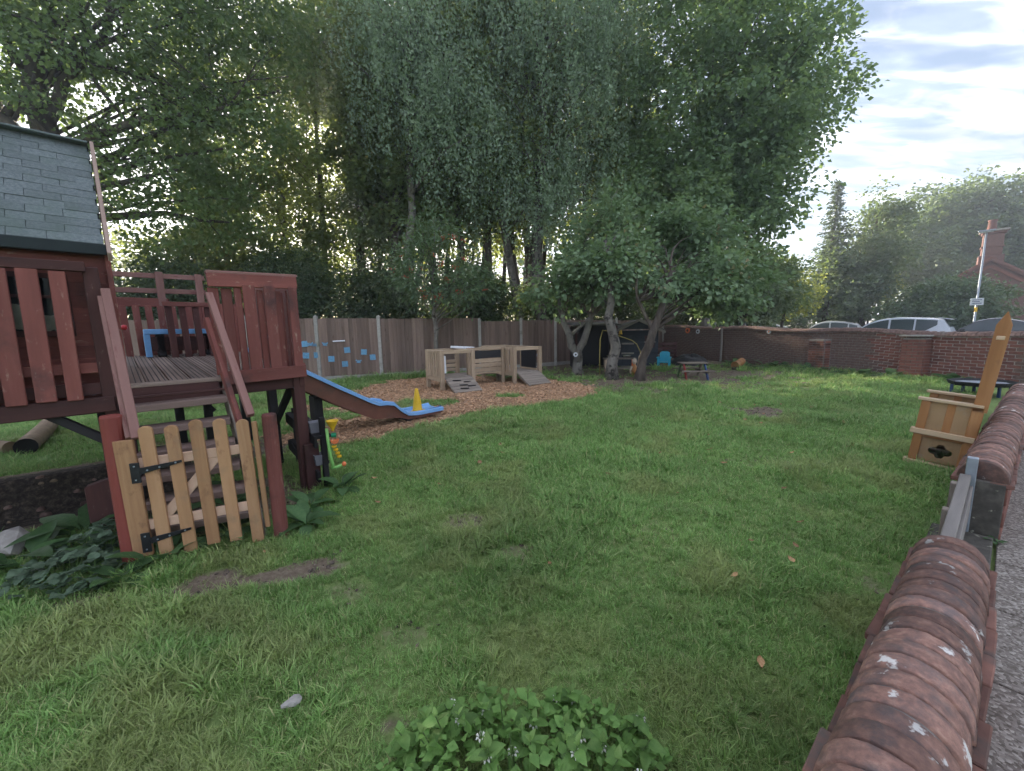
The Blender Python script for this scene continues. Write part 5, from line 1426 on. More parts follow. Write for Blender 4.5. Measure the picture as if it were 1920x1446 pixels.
MB().prism([(-.16, .2), (.16, .2), (.17, .5), (.1, .56), (-.1, .56), (-.17, .5)], 1, .14, .19).build('backrest', 'cyan', bc, .008)
for s in (-1, 1):
    MB().prism([(-.22, .33), (.16, .33), (.16, .37), (-.22, .37)], 0, s * .2 - .03, s * .2 + .03).build('armrest', 'cyan', bc, .006)
    MB().box(s * .18 - .02, s * .18 + .02, -.21, -.16, 0, .34).build('leg', 'cyan', bc, .005)
    MB().box(s * .18 - .02, s * .18 + .02, .12, .18, 0, .34).build('leg', 'cyan', bc, .005)
pt_ = thing('picnic_table', 'small wooden picnic table with coloured legs on bare earth', 'table', (4.95, 10.75, 0), -.12)
for k in range(4): board('table_plank', pt_, (-.36, -.165 + k * .11, .43), (.36, -.165 + k * .11, .43), .1, .03, 'picnic', (0, 1, 0))
legc = {(-1, -1): plain('red leg paint', (.30, .05, .04), .6), (-1, 1): plain('green leg paint', (.08, .14, .06), .6), (1, -1): plain('blue leg paint', (.03, .07, .20), .6), (1, 1): 'picnic'}
M['legr'], M['legg'], M['legb'] = legc[(-1, -1)], legc[(-1, 1)], legc[(1, -1)]
nmz = {(-1, -1): 'legr', (-1, 1): 'legg', (1, -1): 'legb', (1, 1): 'picnic'}
for sx_ in (-1, 1):
    for sy_ in (-1, 1): board('leg', pt_, (sx_ * .27, sy_ * .12, .41), (sx_ * .27, sy_ * .42, 0), .07, .035, nmz[(sx_, sy_)], (0, 1, 0))
    board('seat_bearer', pt_, (sx_ * .235, -.5, .21), (sx_ * .235, .5, .21), .06, .03, 'picnic', (0, 0, 1))
for sy_ in (-1, 1): board('bench_plank', pt_, (-.4, sy_ * .45, .245), (.4, sy_ * .45, .245), .14, .03, 'picnic', (0, 1, 0))
lg = thing('cut_log', 'orange sawn log chunk lying in the weeds by the brick wall', 'log', (7.45, 12.9, .0), .5)
MB().tube([(-.2, 0, .13), (0, .02, .16), (.24, .03, .26)], [.13, .125, .11], 12).build('log_body', 'chair', lg, shade=False)
MB().box(-.2, .1, -.12, .12, -.02, .1).build('log_base', 'bark', lg, .02)
pol = MB().tube([(8.35, 15.75, -.05), (8.37, 15.76, .7), (8.36, 15.78, 1.32)], [.045, .042, .04], 8).build('timber_pole', 'greywood', None)
tag(pol, 'grey timber pole standing against the brick wall', 'pole')
plt = thing('wooden_pallet', 'dark wooden pallet leaning on the fence right of the shed', 'pallet', (6.0, 15.6, 0), -.2)
for k in range(5): board('slat', plt, (-.5, .0, .08 + k * .17), (.5, .0, .08 + k * .17), .1, .02, 'reddark', (0, 0, 1))
for x in (-.45, 0, .45): board('bearer', plt, (x, .04, 0), (x, .06, .84), .08, .06, 'reddark', (1, 0, 0))
hp_ = MB(); r_ = random.Random(4); nn = 16
for i in range(nn):
    for j in range(9):
        a = i / nn * 6.283; q = 1 - j / 8
        hp_.v.append((math.cos(a) * (.75 * q + .02) * (1 + .12 * math.sin(3 * a)), math.sin(a) * (.5 * q + .02), .36 * (1 - q ** 3) * (1 + .15 * math.sin(2 * a + 1)) + r_.uniform(-.02, .02)))
for i in range(nn):
    for j in range(8): hp_.f.append((i * 9 + j, ((i + 1) % nn) * 9 + j, ((i + 1) % nn) * 9 + j + 1, i * 9 + j + 1))
tag(hp_.build('tarpaulin_heap', 'tar', None, loc=(6.75, 14.9, -.02)), 'black tarpaulin thrown over a heap beside the brick wall', 'tarpaulin')
def disc(name, label, loc, r, m_, rz2, inner='black'):
    o = thing(name, label, 'ornament', loc, rz2, 'hanging ornaments')
    MB().tube([(0, -.012, 0), (0, .012, 0)], r, 16).build('disc', m_, o)
    MB().tube([(0, -.02, 0), (0, -.012, 0)], r * .4, 12).build('disc_centre', inner, o)
    return o
wl_p = lambda u, z: FA + fd * u + fn * .13 + Vector((0, 0, z))
disc('hanging_ornament', 'orange oval ornament hanging on the shaded end of the brick wall', wl_p(1.7, 1.25), .13, 'orange', frot)
disc('hanging_ornament', 'white disc ornament with dark centre next to the orange oval one', wl_p(2.3, 1.2), .10, 'white', frot)
disc('hanging_ornament', 'small pale pink disc hanging near the middle of the brick wall', wl_p(5.6, 1.18), .075, 'white', frot, 'orange')
disc('hanging_ornament', 'white eye disc fixed to the forked tree trunk', (2.0, 12.30, .62), .07, 'white', 0)
disc('hanging_ornament', 'blue white disc on the right corner of the climbing frame', tuple(cf_o + B_ * 2.87 + A_ * .8 + Vector((0, 0, .72))), .07, 'plaque', math.atan2(B_.y, B_.x) + 1.57)
ft = thing('soft_toy', 'tan and orange toy figure propped behind the leaning trunk', 'toy', (3.62, 11.6, 0), 0)
MB().lathe([(.03, 0), (.08, .05), (.09, .2), (.05, .32), (.03, .36)], 12).build('toy_body', 'chair', ft, shade=True)
MB().lathe([(.02, .34), (.06, .38), (.07, .44), (.05, .5), (.01, .52)], 12).build('toy_head', 'tan', ft, shade=True)
for s in (-1, 1): MB().tube([(s * .07, 0, .28), (s * .12, -.03, .18), (s * .12, -.04, .08)], [.03, .026, .024], 8).build('toy_arm', 'tan', ft, shade=True)

# ------------------------------------------------------------------ wooden throne leaning on the low wall
ch_dir = math.atan2(WD[1], WD[0])
thr = thing('wooden_throne', 'golden timber throne with tall pointed back tilted against the low wall', 'chair', (3.96, 3.82, .02), 0)
thr.rotation_euler = Matrix.Rotation(ch_dir, 3, 'Z').to_4x4().to_3x3().to_4x4().to_euler()
thr.rotation_euler = (Matrix.Rotation(ch_dir, 4, 'Z') @ Matrix.Rotation(R(5), 4, 'X')).to_euler()
# local x along the wall (away), y towards the lawn (front at y=0), chair extends to y=-.46
Dp, Wt, Ah = .39, .62, .64
QP = []
for cx2, cz2, a0 in ((.0, .045, 20), (.062, 0, -70), (.0, -.045, -160), (-.062, 0, 110)):
    for k in range(9):
        a = R(a0 + 140 - k * 140 / 8 * 1.0)
        QP.append((cx2 + .036 * math.cos(a), cz2 + .036 * math.sin(a)))
for xs in (0, Wt):
    board('corner_post', thr, (xs, -.03, 0), (xs, -.03, Ah), .05, .065, 'chair', (1, 0, 0))
    board('corner_post', thr, (xs, -Dp + .03, 0), (xs, -Dp + .03, Ah), .05, .075, 'chair', (1, 0, 0))
    board('base_rail', thr, (xs - .008, .03, .02), (xs - .008, -Dp, .02), .045, .07, 'chairtop', (0, 0, 1))
    board('middle_rail', thr, (xs - .01, .03, .335), (xs - .01, -Dp, .335), .05, .075, 'chairtop', (0, 0, 1))
    board('middle_rail', thr, (xs - .004, -.06, .30), (xs - .004, -Dp + .06, .30), .03, .05, 'chair', (0, 0, 1))
    board('arm_rail', thr, (xs, .03, Ah + .012), (xs, -Dp, Ah + .012), .08, .026, 'chairtop', (1, 0, 0))
    board('side_panel', thr, (xs, -.125, .36), (xs, -.125, Ah), .15, .016, 'ply', (0, 1, 0), .002)
    board('side_panel', thr, (xs, -.28, .36), (xs, -.28, Ah), .15, .016, 'ply', (0, 1, 0), .002)
    board('side_slat', thr, (xs - .004, -.2, .36), (xs - .004, -.2, Ah), .055, .018, 'chair', (0, 1, 0), .002)
    # lower panel with quatrefoil opening
    pmb = MB(); cyq, czq = -.2, .165
    
    bm = bmesh.new()
    quat = []
    for k in range(48):
        a = 2 * math.pi * k / 48
        best = 0
        for (qy, qz, qr) in ((.045, 0, .034), (-.045, 0, .034), (0, .036, .032), (0, -.036, .032), (0, 0, .03)):
            bq = qy * math.cos(a) + qz * math.sin(a); cq = qy * qy + qz * qz - qr * qr; dq = bq * bq - cq
            if dq >= 0: best = max(best, bq + math.sqrt(dq))
        quat.append((cyq + best * math.cos(a), czq + best * math.sin(a)))
    def ringpt(a):
        dyv, dzv = math.cos(a), math.sin(a)
        t_ = min(x for x in ((.145 / abs(dyv)) if abs(dyv) > 1e-6 else 9, (.12 / abs(dzv)) if abs(dzv) > 1e-6 else 9))
        return (cyq + dyv * t_, .17 + dzv * t_)
    V, F = [], []
    for k in range(48):
        a = 2 * math.pi * k / 48
        o_ = ringpt(a)
        for (p, xx) in ((quat[k], xs - .008), (o_, xs - .008), (quat[k], xs + .008), (o_, xs + .008)): V.append((xx, p[0], p[1]))
    for k in range(48):
        i, j = k * 4, ((k + 1) % 48) * 4
        F += [(i, i + 1, j + 1, j), (i + 2, j + 2, j + 3, i + 3), (i, j, j + 2, i + 2)]
    MB().add(V, F).build('quatrefoil_panel', 'ply', thr)
board('seat', thr, (Wt / 2, -.02, .37), (Wt / 2, -Dp, .37), Wt - .06, .03, 'ply', (1, 0, 0))
board('front_panel', thr, (Wt / 2, -.01, .03), (Wt / 2, -.01, .36), Wt - .05, .018, 'ply', (1, 0, 0))
for xs in (-.005, Wt + .005):
    pb_ = MB().prism([(-.045, 0), (.045, 0), (.045, .78), (.0, .9), (-.045, .78)], 0, -.02, .02).build('back_post', 'chair', thr, .003, loc=(xs, -Dp + .02, .60), rot=(R(0), 0, 0))
for k in range(4): board('back_board', thr, (.075 + k * .157, -Dp + .01, .36), (.075 + k * .157, -Dp + .0, 1.40 - .05 * abs(k - 1.5)), .15, .02, 'ply', (1, 0, 0), .002)
board('back_rail', thr, (-.03, -Dp + .02, 1.27), (Wt + .03, -Dp + .02, 1.27), .035, .05, 'chairtop', (0, 0, 1))

# octagonal tray on blue legs at the right
tr_ = thing('mixing_tray', 'black octagonal mixing tray on blue legs beyond the throne', 'tray', (8.85, 7.35, 0), .3)
oc = [(.5 * math.cos(R(22.5 + 45 * k)), .42 * math.sin(R(22.5 + 45 * k))) for k in range(8)]
mb = MB(); n8 = 8
for sc_, z in ((.92, .23), (1, .29), (1.04, .29), (1.04, .275), (.97, .215)): mb.v += [(x * sc_, y * sc_, z) for x, y in oc]
for i in range(4):
    for k in range(8): mb.f.append((i * 8 + k, i * 8 + (k + 1) % 8, (i + 1) * 8 + (k + 1) % 8, (i + 1) * 8 + k))
mb.f += [tuple(range(8)), tuple(range(32, 40))]
mb.build('tray', 'tar', tr_)
M['blueleg'] = plain('blue leg', (.02, .045, .13), .5)
for x in (-.36, .0, .36):
    for y in (-.24, .24): board('leg', tr_, (x, y, -.02), (x, y, .22), .04, .04, 'blueleg', (1, 0, 0))
MB().add([(x * .9, y * .9, .25) for x, y in oc], [tuple(range(8))]).build('tray_water', 'steel', tr_)

# ------------------------------------------------------------------ left bank: logs and stones
for (p0, p1, r0, lab) in (((-4.8, 3.78, .36), (-5.95, 5.0, .36), .085, 'pale log lying on the grass bank under the cabin'), ((-5.8, 3.95, .36), (-4.98, 3.80, .35), .065, 'grey log end at the left edge beside the pale log')):
    o = thing('lying_log', lab, 'log', p0)
    a, b = Vector((0, 0, 0)), Vector(p1) - Vector(p0)
    MB().tube([a, a + (b) * .5 + Vector((.01, .02, .01)), b], [r0, r0 * .96, r0 * .92], 14, False).build('log_bark', 'log', o, shade=True)
    d = b.normalized(); MB().tube([a - d * .0, a + d * .012], r0 * .97, 14).build('cut_end', 'void', o); MB().tube([b - d * .012, b], r0 * .9, 14).build('cut_end', 'log', o)
def rock(name, label, loc, s, m_='stone', group=None, seed=0):
    r = random.Random(seed); bm = bmesh.new(); bmesh.ops.create_icosphere(bm, subdivisions=2, radius=1)
    for v in bm.verts:
        k = 1 + .18 * math.sin(v.co.x * 3 + seed) * math.cos(v.co.y * 4 + seed) + r.uniform(-.07, .07)
        v.co = Vector((v.co.x * s[0] * k, v.co.y * s[1] * k, max(-.3, v.co.z) * s[2] * k))
    me = bpy.data.meshes.new(name); bm.to_mesh(me); bm.free()
    return tag(link(name, me, m_, None, loc, (0, 0, r.uniform(0, 6))), label, 'stone', group)
rock('stone', 'pale flat stone lying in the near grass', (-.86, 1.32, .02), (.035, .022, .016), 'concrete', None, 3)
for k in range(26):
    t_ = random.uniform(-2.6, -1.0); s_ = random.uniform(.9, 1.25)
    x, y = TC[0] + TE[0] * t_ + TN[0] * s_, TC[1] + TE[1] * t_ + TN[1] * s_
    q = random.uniform(.012, .035)
    rock('bank_stone', 'small stone bedded in the dark earth bank under the cabin', (x, y, float(ground_z(x, y)) + .005), (q, q * .75, q * .8), 'brickdark' if k % 3 else 'log', 'stones in the earth bank', 40 + k)
rock('rubble_block', 'grey rubble block at the left edge among broad leaves', (-3.3, 2.42, .08), (.16, .1, .1), 'stone', None, 77)

# ------------------------------------------------------------------ plants
def leaf_mesh(name, outline, fold=.25, droop=.3, n=None):
    """outline: (along, half width) pairs from base to tip; folded along the midrib and drooping"""
    V, F = [], []
    Lx = outline[-1][0]
    for a, w in outline:
        z = -droop * Lx * (a / Lx) ** 2 + .12 * a
        V += [(a, w, z + fold * w), (a, 0, z), (a, -w, z + fold * w)]
    for i in range(len(outline) - 1):
        b = i * 3
        F += [(b, b + 3, b + 4, b + 1), (b + 1, b + 4, b + 5, b + 2)]
    me = bpy.data.meshes.new(name); me.from_pydata(V, [], F); smooth(me)
    at = me.attributes.new('v', 'FLOAT', 'POINT')
    at.data.foreach_set('value', [random.random() * .3 + .35 for _ in V])
    return me
def plantmat(name, lo, hi, vein=.2):
    m, t, P, L = _nodes(name)
    v = coords(t, L, 45, (1, 1, 1))
    f = noise(t, L, v, 1, 4, .6)
    c = ramp(t, L, f, [(.25, lo), (.75, hi)])
    oi = t.nodes.new('ShaderNodeObjectInfo')
    c = mixc(t, L, 1.0, c, maprange(t, L, oi.outputs['Random'], 0, 1, .7, 1.35), 'MULTIPLY')
    L.new(c, P.inputs['Base Color']); P.inputs['Roughness'].default_value = .55; P.inputs['Specular IOR Level'].default_value = .3
    tr = t.nodes.new('ShaderNodeBsdfTranslucent'); L.new(c, tr.inputs['Color'])
    ms = t.nodes.new('ShaderNodeMixShader'); ms.inputs[0].default_value = .3
    L.new(P.outputs[0], ms.inputs[1]); L.new(tr.outputs[0], ms.inputs[2]); L.new(ms.outputs[0], t.nodes['Material Output'].inputs['Surface'])
    b = t.nodes.new('ShaderNodeBump'); b.inputs['Strength'].default_value = .35; b.inputs['Distance'].default_value = .003
    L.new(f, b.inputs['Height']); L.new(b.outputs[0], P.inputs['Normal'])
    return m
M['nettle'] = plantmat('nettle leaf', (.10, .215, .05), (.19, .33, .09))
M['nettletip'] = plantmat('young nettle leaf', (.17, .31, .08), (.28, .42, .14))
M['hosta'] = plantmat('broad leaf', (.055, .125, .045), (.11, .20, .075))
M['aquil'] = plantmat('grey green lobed leaf', (.075, .13, .075), (.14, .20, .125))
M['stem'] = plain('green stem', (.10, .17, .05), .6)
def serr(L_, W_, n=9):
    o = [(0, .002)]
    for k in range(1, n):
        u = k / n
        w = W_ * (math.sin(math.pi * u ** .62)) ** .9
        o += [(L_ * (u - .03), w), (L_ * (u + .012), w * .74)]
    return o + [(L_, .0005)]
NL = [leaf_mesh('leaf', serr(.062, .023), .3, .35), leaf_mesh('leaf', serr(.05, .02), .25, .15), leaf_mesh('leaf', serr(.074, .028), .2, .5), leaf_mesh('leaf', serr(.036, .013), .4, -.1)]
for m_ in NL[:3]: m_.materials.append(M['nettle'])
NL[3].materials.append(M['nettletip'])
flw = MB()
for k in range(7):
    a = k * .9
    flw.tube([(.008 * math.cos(a), .008 * math.sin(a), 0), (.016 * math.cos(a), .016 * math.sin(a), .007), (.02 * math.cos(a), .02 * math.sin(a), .001)], [.0025, .0045, .002], 5)
flw = flw.mesh('flower_whorl', 0, True)
net = thing('dead_nettle', 'clump of white flowering dead nettle in the centre foreground', 'plant', (.02, 1.08, 0))
rr = random.Random(9); nleaf = 0
for k in range(66):
    a = rr.uniform(0, 6.283); q = math.sqrt(rr.random())
    x, y = .43 * q * math.cos(a), .23 * q * math.sin(a) - .02
    h = (.19 - .12 * q ** 2) * rr.uniform(.65, 1.2)
    bx, by = x * .18, y * .1 + .0
    MB().tube([(x, y, -.01), (x + bx * .4, y + by * .4, h * .55), (x + bx, y + by, h)], [.003, .0028, .002], 5).build('stem', 'stem', net)
    tw_ = rr.uniform(0, 3.14)
    for lv, (zf, mi, sc_) in enumerate(((.45, 2, 1.0), (.72, 0, 1.0), (.90, 1, .95), (1.0, 3, .9))):
        if nleaf >= 296: break
        if lv == 0 and q < .6: continue
        for s in (0, 1):
            ang_ = tw_ + lv * 1.57 + s * math.pi + rr.uniform(-.25, .25)
            o = link('leaf', NL[mi], None, net, (x + bx * zf, y + by * zf, h * zf), (rr.gauss(0, .25), rr.uniform(-.5, .35) if lv < 3 else -.7, ang_))
            sc2 = sc_ * rr.uniform(.6, 1.25); o.scale = (sc2,) * 3; nleaf += 1
    if rr.random() < .42:
        o = link('flower_whorl', flw, 'flower', net, (x + bx * .85, y + by * .85, h * .82)); o.scale = (.85,) * 3

# the small leaves that fill the clump
r_ = np.random.default_rng(3); nq = 900
aa = r_.uniform(0, 6.283, nq); qq = np.sqrt(r_.random(nq))
P = np.stack([.45 * qq * np.cos(aa), .25 * qq * np.sin(aa) - .02, (.165 - .11 * qq ** 2) * r_.uniform(.3, 1.0, nq)], 1)
A = np.stack([np.cos(aa) + r_.normal(0, .8, nq), np.sin(aa) + r_.normal(0, .8, nq), r_.normal(-.15, .35, nq)], 1)
N = r_.normal(0, .35, (nq, 3)); N[:, 2] += 1
Lf = r_.uniform(.022, .052, nq)
V, F = leaf_arrays(P, A, N, Lf, Lf * .36)
link('small_leaves', npmesh('small_leaves', V, F), 'nettle', net)['kind'] = 'stuff'

HL = [leaf_mesh('leaf', [(0, .004), (.03, .012), (.07, .045), (.12, .058), (.17, .05), (.21, .028), (.235, .001)], .3, .5), leaf_mesh('leaf', [(0, .004), (.04, .01), (.09, .05), (.14, .066), (.19, .05), (.23, .02), (.25, .001)], .2, .8)]
for m_ in HL: m_.materials.append(M['hosta'])
def lobed():
    V = [(0, 0, .0)]; n = 21
    for k in range(n):
        a = -2.4 + 4.8 * k / (n - 1)
        rad = .042 * (1 - .28 * abs(math.sin(a * 1.9 + .2)) - .10 * (k % 2))
        V.append((.02 + rad * math.cos(a), rad * math.sin(a), .006 * math.sin(3 * a)))
    me = bpy.data.meshes.new('leaf'); me.from_pydata(V, [], [(0, i, i + 1) for i in range(1, n)]); smooth(me); return me
AL = lobed(); AL.materials.append(M['aquil'])
def rosette(name, label, x, y, n, mi, sc, rad=.06, hgt=.12, seed=0):
    r = random.Random(seed)
    o = thing(name, label, 'plant', (x, y, float(ground_z(x, y))), r.uniform(0, 6))
    for k in range(n):
        a = k * 2.4 + r.uniform(-.3, .3); q = rad * r.random()
        tilt = r.uniform(-1.0, -.1)
        l = link('leaf', HL[mi[k % len(mi)]], None, o, (q * math.cos(a), q * math.sin(a), .02 + hgt * r.random() * .4), (0, tilt, a)); s = sc * r.uniform(.7, 1.25); l.scale = (s, s, s)
    return o
def mound(name, label, x, y, n, rx, ry, hgt, sc, seed=0):
    r = random.Random(seed)
    o = thing(name, label, 'plant', (x, y, float(ground_z(x, y))))
    for k in range(n):
        a = r.uniform(0, 6.283); q = math.sqrt(r.random())
        px, py = rx * q * math.cos(a), ry * q * math.sin(a); pz = hgt * (1 - .75 * q * q) * r.uniform(.75, 1.05)
        l = link('leaf', AL, None, o, (px, py, pz), (r.gauss(0, .25) + .5 * py / ry, r.gauss(0, .25) - .1, r.uniform(0, 6.28))); s = sc * r.uniform(.7, 1.3); l.scale = (s, s, s)
        if k % 3 == 0: MB().tube([(px * .4, py * .4, 0), (px, py, pz)], .002, 4, False).build('stem', 'stem', o)
    return o
mound('columbine_plant', 'mound of grey green lobed leaves left of the hinge post', -2.62, 2.14, 120, .30, .20, .17, 1.0, 3)
mound('columbine_plant', 'small lobed leaf plant right behind the grey green mound', -2.75, 2.5, 70, .22, .2, .2, .95, 4)
rosette('broad_leaf_plant', 'broad leaved plant at the foot of the earth bank', -3.05, 2.62, 16, (0, 1), 1.0, .08, .16, 5)
rosette('broad_leaf_plant', 'broad leaved plant at the left picture edge', -3.05, 2.28, 15, (0, 1), .9, .08, .12, 6)
rosette('broad_leaf_plant', 'dark broad leaves beside the hinge post foot', -2.62, 2.42, 12, (1,), 1.0, .07, .14, 7)
rosette('broad_leaf_plant', 'green leaves below the lower gate hinge', -2.2, 2.28, 10, (0,), .8, .06, .08, 8)
rosette('broad_leaf_plant', 'leaves growing under the middle of the gate', -2.0, 2.62, 12, (0, 1), .9, .06, .1, 9)
rosette('broad_leaf_plant', 'leaf clump right of the latch post', -1.52, 2.72, 9, (0,), .75, .05, .06, 10)
rosette('broad_leaf_plant', 'leafy weed behind the latch post', -1.62, 2.98, 12, (0, 1), .85, .06, .1, 11)
rosette('broad_leaf_plant', 'weed under the water wheel toy', -1.55, 3.42, 11, (0,), .8, .06, .06, 12)
rosette('broad_leaf_plant', 'shaded weed inside below the stairs', -2.35, 3.1, 14, (0, 1), 1.0, .1, .12, 13)
rosette('broad_leaf_plant', 'yellowish leaves in front of the hinge post', -2.28, 2.12, 9, (0,), .7, .05, .06, 14)
for k, (x, y) in enumerate(((9.15, 12.0), (9.5, 10.9), (9.85, 10.2), (10.35, 9.1), (8.9, 13.2), (8.3, 14.6), (7.9, 13.4))):
    r = random.Random(k)
    rosette('wall_weed', 'low leafy weed growing along the foot of the brick wall', x - .1, y - .1, 22, (0, 1), 1.2, .35, .12, 30 + k)['group'] = 'weeds along the brick wall'
rosette('path_weed', 'small green weed in the joint between path and low wall', *wp(.35, -.13)[:2], 12, (0,), .28, .02, .02, 60)
rosette('path_weed', 'tuft of weed at the end of the far low wall', *wp(2.75, -.13)[:2], 10, (0,), .22, .02, .02, 61)

# fallen leaves on the lawn
FLm = []
for s in range(3):
    r = random.Random(s); V = []
    n = 9
    for i in range(n):
        u = i / (n - 1); w = .5 * math.sin(math.pi * min(1, u * 1.02) ** .8) * .55 + .004
        for sgn in (-1, 0, 1): V.append((u - .5, sgn * w * r.uniform(.8, 1.1), .16 * (abs(sgn) * .6 + (u - .5) ** 2 * 2) * r.uniform(.6, 1.3)))
    F = [(i * 3 + j, i * 3 + j + 1, (i + 1) * 3 + j + 1, (i + 1) * 3 + j) for i in range(n - 1) for j in (0, 1)]
    me = bpy.data.meshes.new('fallen_leaf'); me.from_pydata(V, [], F); me.materials.append(M['leafdry']); smooth(me); FLm.append(me)
r = random.Random(5); n = 0
spots_ = [(-.35, 3.95), (-.12, 4.3), (.9, 3.6), (1.5, 2.35), (1.62, 2.15), (1.35, 3.1), (2.3, 3.2), (2.0, 2.6), (1.2, 2.0), (1.0, 1.45), (-1.6, 2.35), (1.75, 2.3), (.2, 2.15), (2.6, 3.6), (3.0, 4.1)]
while n < 120:
    if n < len(spots_): x, y = spots_[n]
    else:
        y = r.uniform(3.0, 11.5); x = r.uniform(-.45 * y, .95 * y)
        if r.random() < .5 and y < 6.5: continue
    if wall_side(x, y) < .3 or (x - 8.0) * .95 + (y - 17.6) * .31 > -.4: continue
    o = link('fallen_leaf', FLm[n % 3], None, None, (x, y, float(ground_z(x, y)) + .035), (r.uniform(-.4, .4), r.uniform(-.4, .4), r.uniform(0, 6.28)))
    s = r.uniform(.05, .085) * (.62 if y < 3.4 else 1); o.scale = (s, s, s)
    tag(o, 'dry brown fallen leaf lying on the lawn', 'leaf', 'fallen leaves on the lawn'); n += 1

# ------------------------------------------------------------------ parked cars behind the brick wall
def car(name, label, loc, rot, Lc, Wc, Hc, paint, style):
    root = thing(name, label, 'car', loc, rot, 'cars parked along the road')
    hl = Lc / 2; zb = .92 if style != 'sedan' else .88; wb, wr = Wc / 2, Wc / 2 - .2
    low = [(-hl, .35), (-hl + .02, .75), (-hl + .12, zb - .02), (hl - 1.35, zb), (hl - .5, zb - .1), (hl - .06, .68), (hl, .4), (hl - .08, .22), (-hl + .08, .22)]
    body = MB().prism(low, 1, -wb, wb).build('body', paint, root, .05)
    if style == 'suv': top = [(hl - 1.05, zb), (hl - 1.62, Hc - .26), (hl - 1.95, Hc - .12), (hl - 2.3, Hc - .035), (hl - 2.75, Hc), (-hl + 1.5, Hc - .02), (-hl + .75, Hc - .08), (-hl + .36, Hc - .14), (-hl + .16, zb + .22), (-hl + .06, zb - .02)]
    elif style == 'hatch': top = [(hl - 1.2, zb), (hl - 1.85, Hc - .14), (hl - 2.2, Hc - .03), (hl - 2.6, Hc), (-hl + 1.1, Hc - .05), (-hl + .4, Hc - .22), (-hl + .1, zb + .05), (-hl + .08, zb - .02)]
    else: top = [(hl - 1.35, zb), (hl - 2.05, Hc - .13), (hl - 2.4, Hc - .03), (hl - 2.8, Hc), (-hl + 1.7, Hc - .07), (-hl + .95, Hc - .28), (-hl + .55, zb + .06), (-hl + .4, zb)]
    tx = [p[0] for p in top][::-1]; tz = [p[1] for p in top][::-1]
    def hw_(z): return wb - .02 + (wr - wb) * max(0, min(1, (z - zb) / (Hc - zb)))
    gh = MB(); ns = len(top)
    for x, z in top:
        w = hw_(z)
        for q, dz_ in ((-1, -.03 if z > zb + .1 else 0), (-.86, 0), (0, .025 if z > zb + .1 else 0), (.86, 0), (1, -.03 if z > zb + .1 else 0)): gh.v.append((x, q * w, z + dz_))
        gh.v += [(x, -wb + .02, zb - .03), (x, wb - .02, zb - .03)]
    for i in range(ns - 1):
        a, b = i * 7, (i + 1) * 7
        for k in range(4): gh.f.append((a + k, a + k + 1, b + k + 1, b + k))
        gh.f += [(a, b, b + 5, a + 5), (a + 4, a + 6, b + 6, b + 4)]
    gh.build('cabin_roof', paint, root, shade=False)
    ztop = lambda x: float(np.interp(x, tx, tz))
    spans = {'suv': ((hl - 2.42, hl - 1.3), (hl - 3.35, hl - 2.50), (-hl + .55, hl - 3.42)), 'hatch': ((hl - 2.5, hl - 1.42), (hl - 3.4, hl - 2.58), (-hl + .45, hl - 3.46)), 'sedan': ((hl - 2.75, hl - 1.62), (-hl + 1.2, hl - 2.83))}[style]
    for sg in (-1, 1):
        for (xa, xb) in spans:
            if xb - xa < .15: continue
            mb = MB(); k_ = 7
            for i in range(k_):
                x = xa + (xb - xa) * i / (k_ - 1)
                zl = zb + .03; zt = max(zl + .02, min(ztop(x) - .085, Hc - .1))
                if style == 'suv' and x < -hl + .95: zl = max(zl, min(zt - .04, zb + .03 + (-hl + .95 - x) * .7))
                mb.v += [(x, sg * (hw_(zl) + .008), zl), (x, sg * (hw_(zt) + .008), zt), (x, sg * (hw_(zl) - .01), zl), (x, sg * (hw_(zt) - .01), zt)]
            for i in range(k_ - 1):
                a, b = i * 4, (i + 1) * 4
                mb.f += [(a, b, b + 1, a + 1), (a + 1, b + 1, b + 3, a + 3), (a, a + 2, b + 2, b)]
            mb.build('side_window', 'carglass', root)
    for nm, (i0, i1) in (('windscreen', (0, 2)), ('rear_window', (ns - 3, ns - 1))):
        mb = MB()
        for x, z in (top[i0], top[i1] if nm == 'windscreen' else top[i1 - 1]):
            w = hw_(z) * .86
            off = .03 if nm == 'windscreen' else -.03
            mb.v += [(x + off, -w, z + .01), (x + off, w, z + .01)]
        if nm == 'rear_window':
            mb.v = []
            for x, z in (top[ns - 3], top[ns - 2]):
                w = hw_(z) * .86; mb.v += [(x - .03, -w, z), (x - .03, w, z)]
        mb.f.append((0, 1, 3, 2)); mb.build(nm, 'carglass', root)
    if style == 'suv': MB().prism([(-hl + .06, Hc - .14), (-hl + .55, Hc - .055), (-hl + .55, Hc - .085), (-hl + .08, Hc - .17)], 1, -wr + .02, wr - .02).build('spoiler', paint, root)
    for sx_ in (-1, 1):
        for sg in (-1, 1):
            w_2 = link('wheel', _cache.setdefault('wheel', MB().tube([(0, -.1, 0), (0, .1, 0)], .33, 20).mesh('wheel', .02)), 'tyre', root, (sx_ * (hl - .85), sg * (wb - .11), .33))
            link('rim', _cache.setdefault('rim', MB().tube([(0, -.105, 0), (0, .105, 0)], .21, 12).mesh('rim')), 'steel', w_2)
    for sg in (-1, 1):
        MB().box(hl - .14, hl - .02, sg * (wb - .3) - .16, sg * (wb - .3) + .16, .6, .72).build('headlight', 'lampglass', root, .01)
        MB().box(-hl - .005, -hl + .1, sg * (wb - .2) - .12, sg * (wb - .2) + .12, .66, .86).build('tail_light', 'redglass', root, .01)
        MB().box(hl - 1.75, hl - 1.55, sg * (wb + .1) - .07, sg * (wb + .1) + .07, zb + .02, zb + .15).build('door_mirror', paint, root, .02)
    return root
M['carglass'] = plain('dark car glass', (.055, .07, .075), .06, 0, .7)
M['redglass'] = plain('tail light red', (.35, .01, .01), .25)
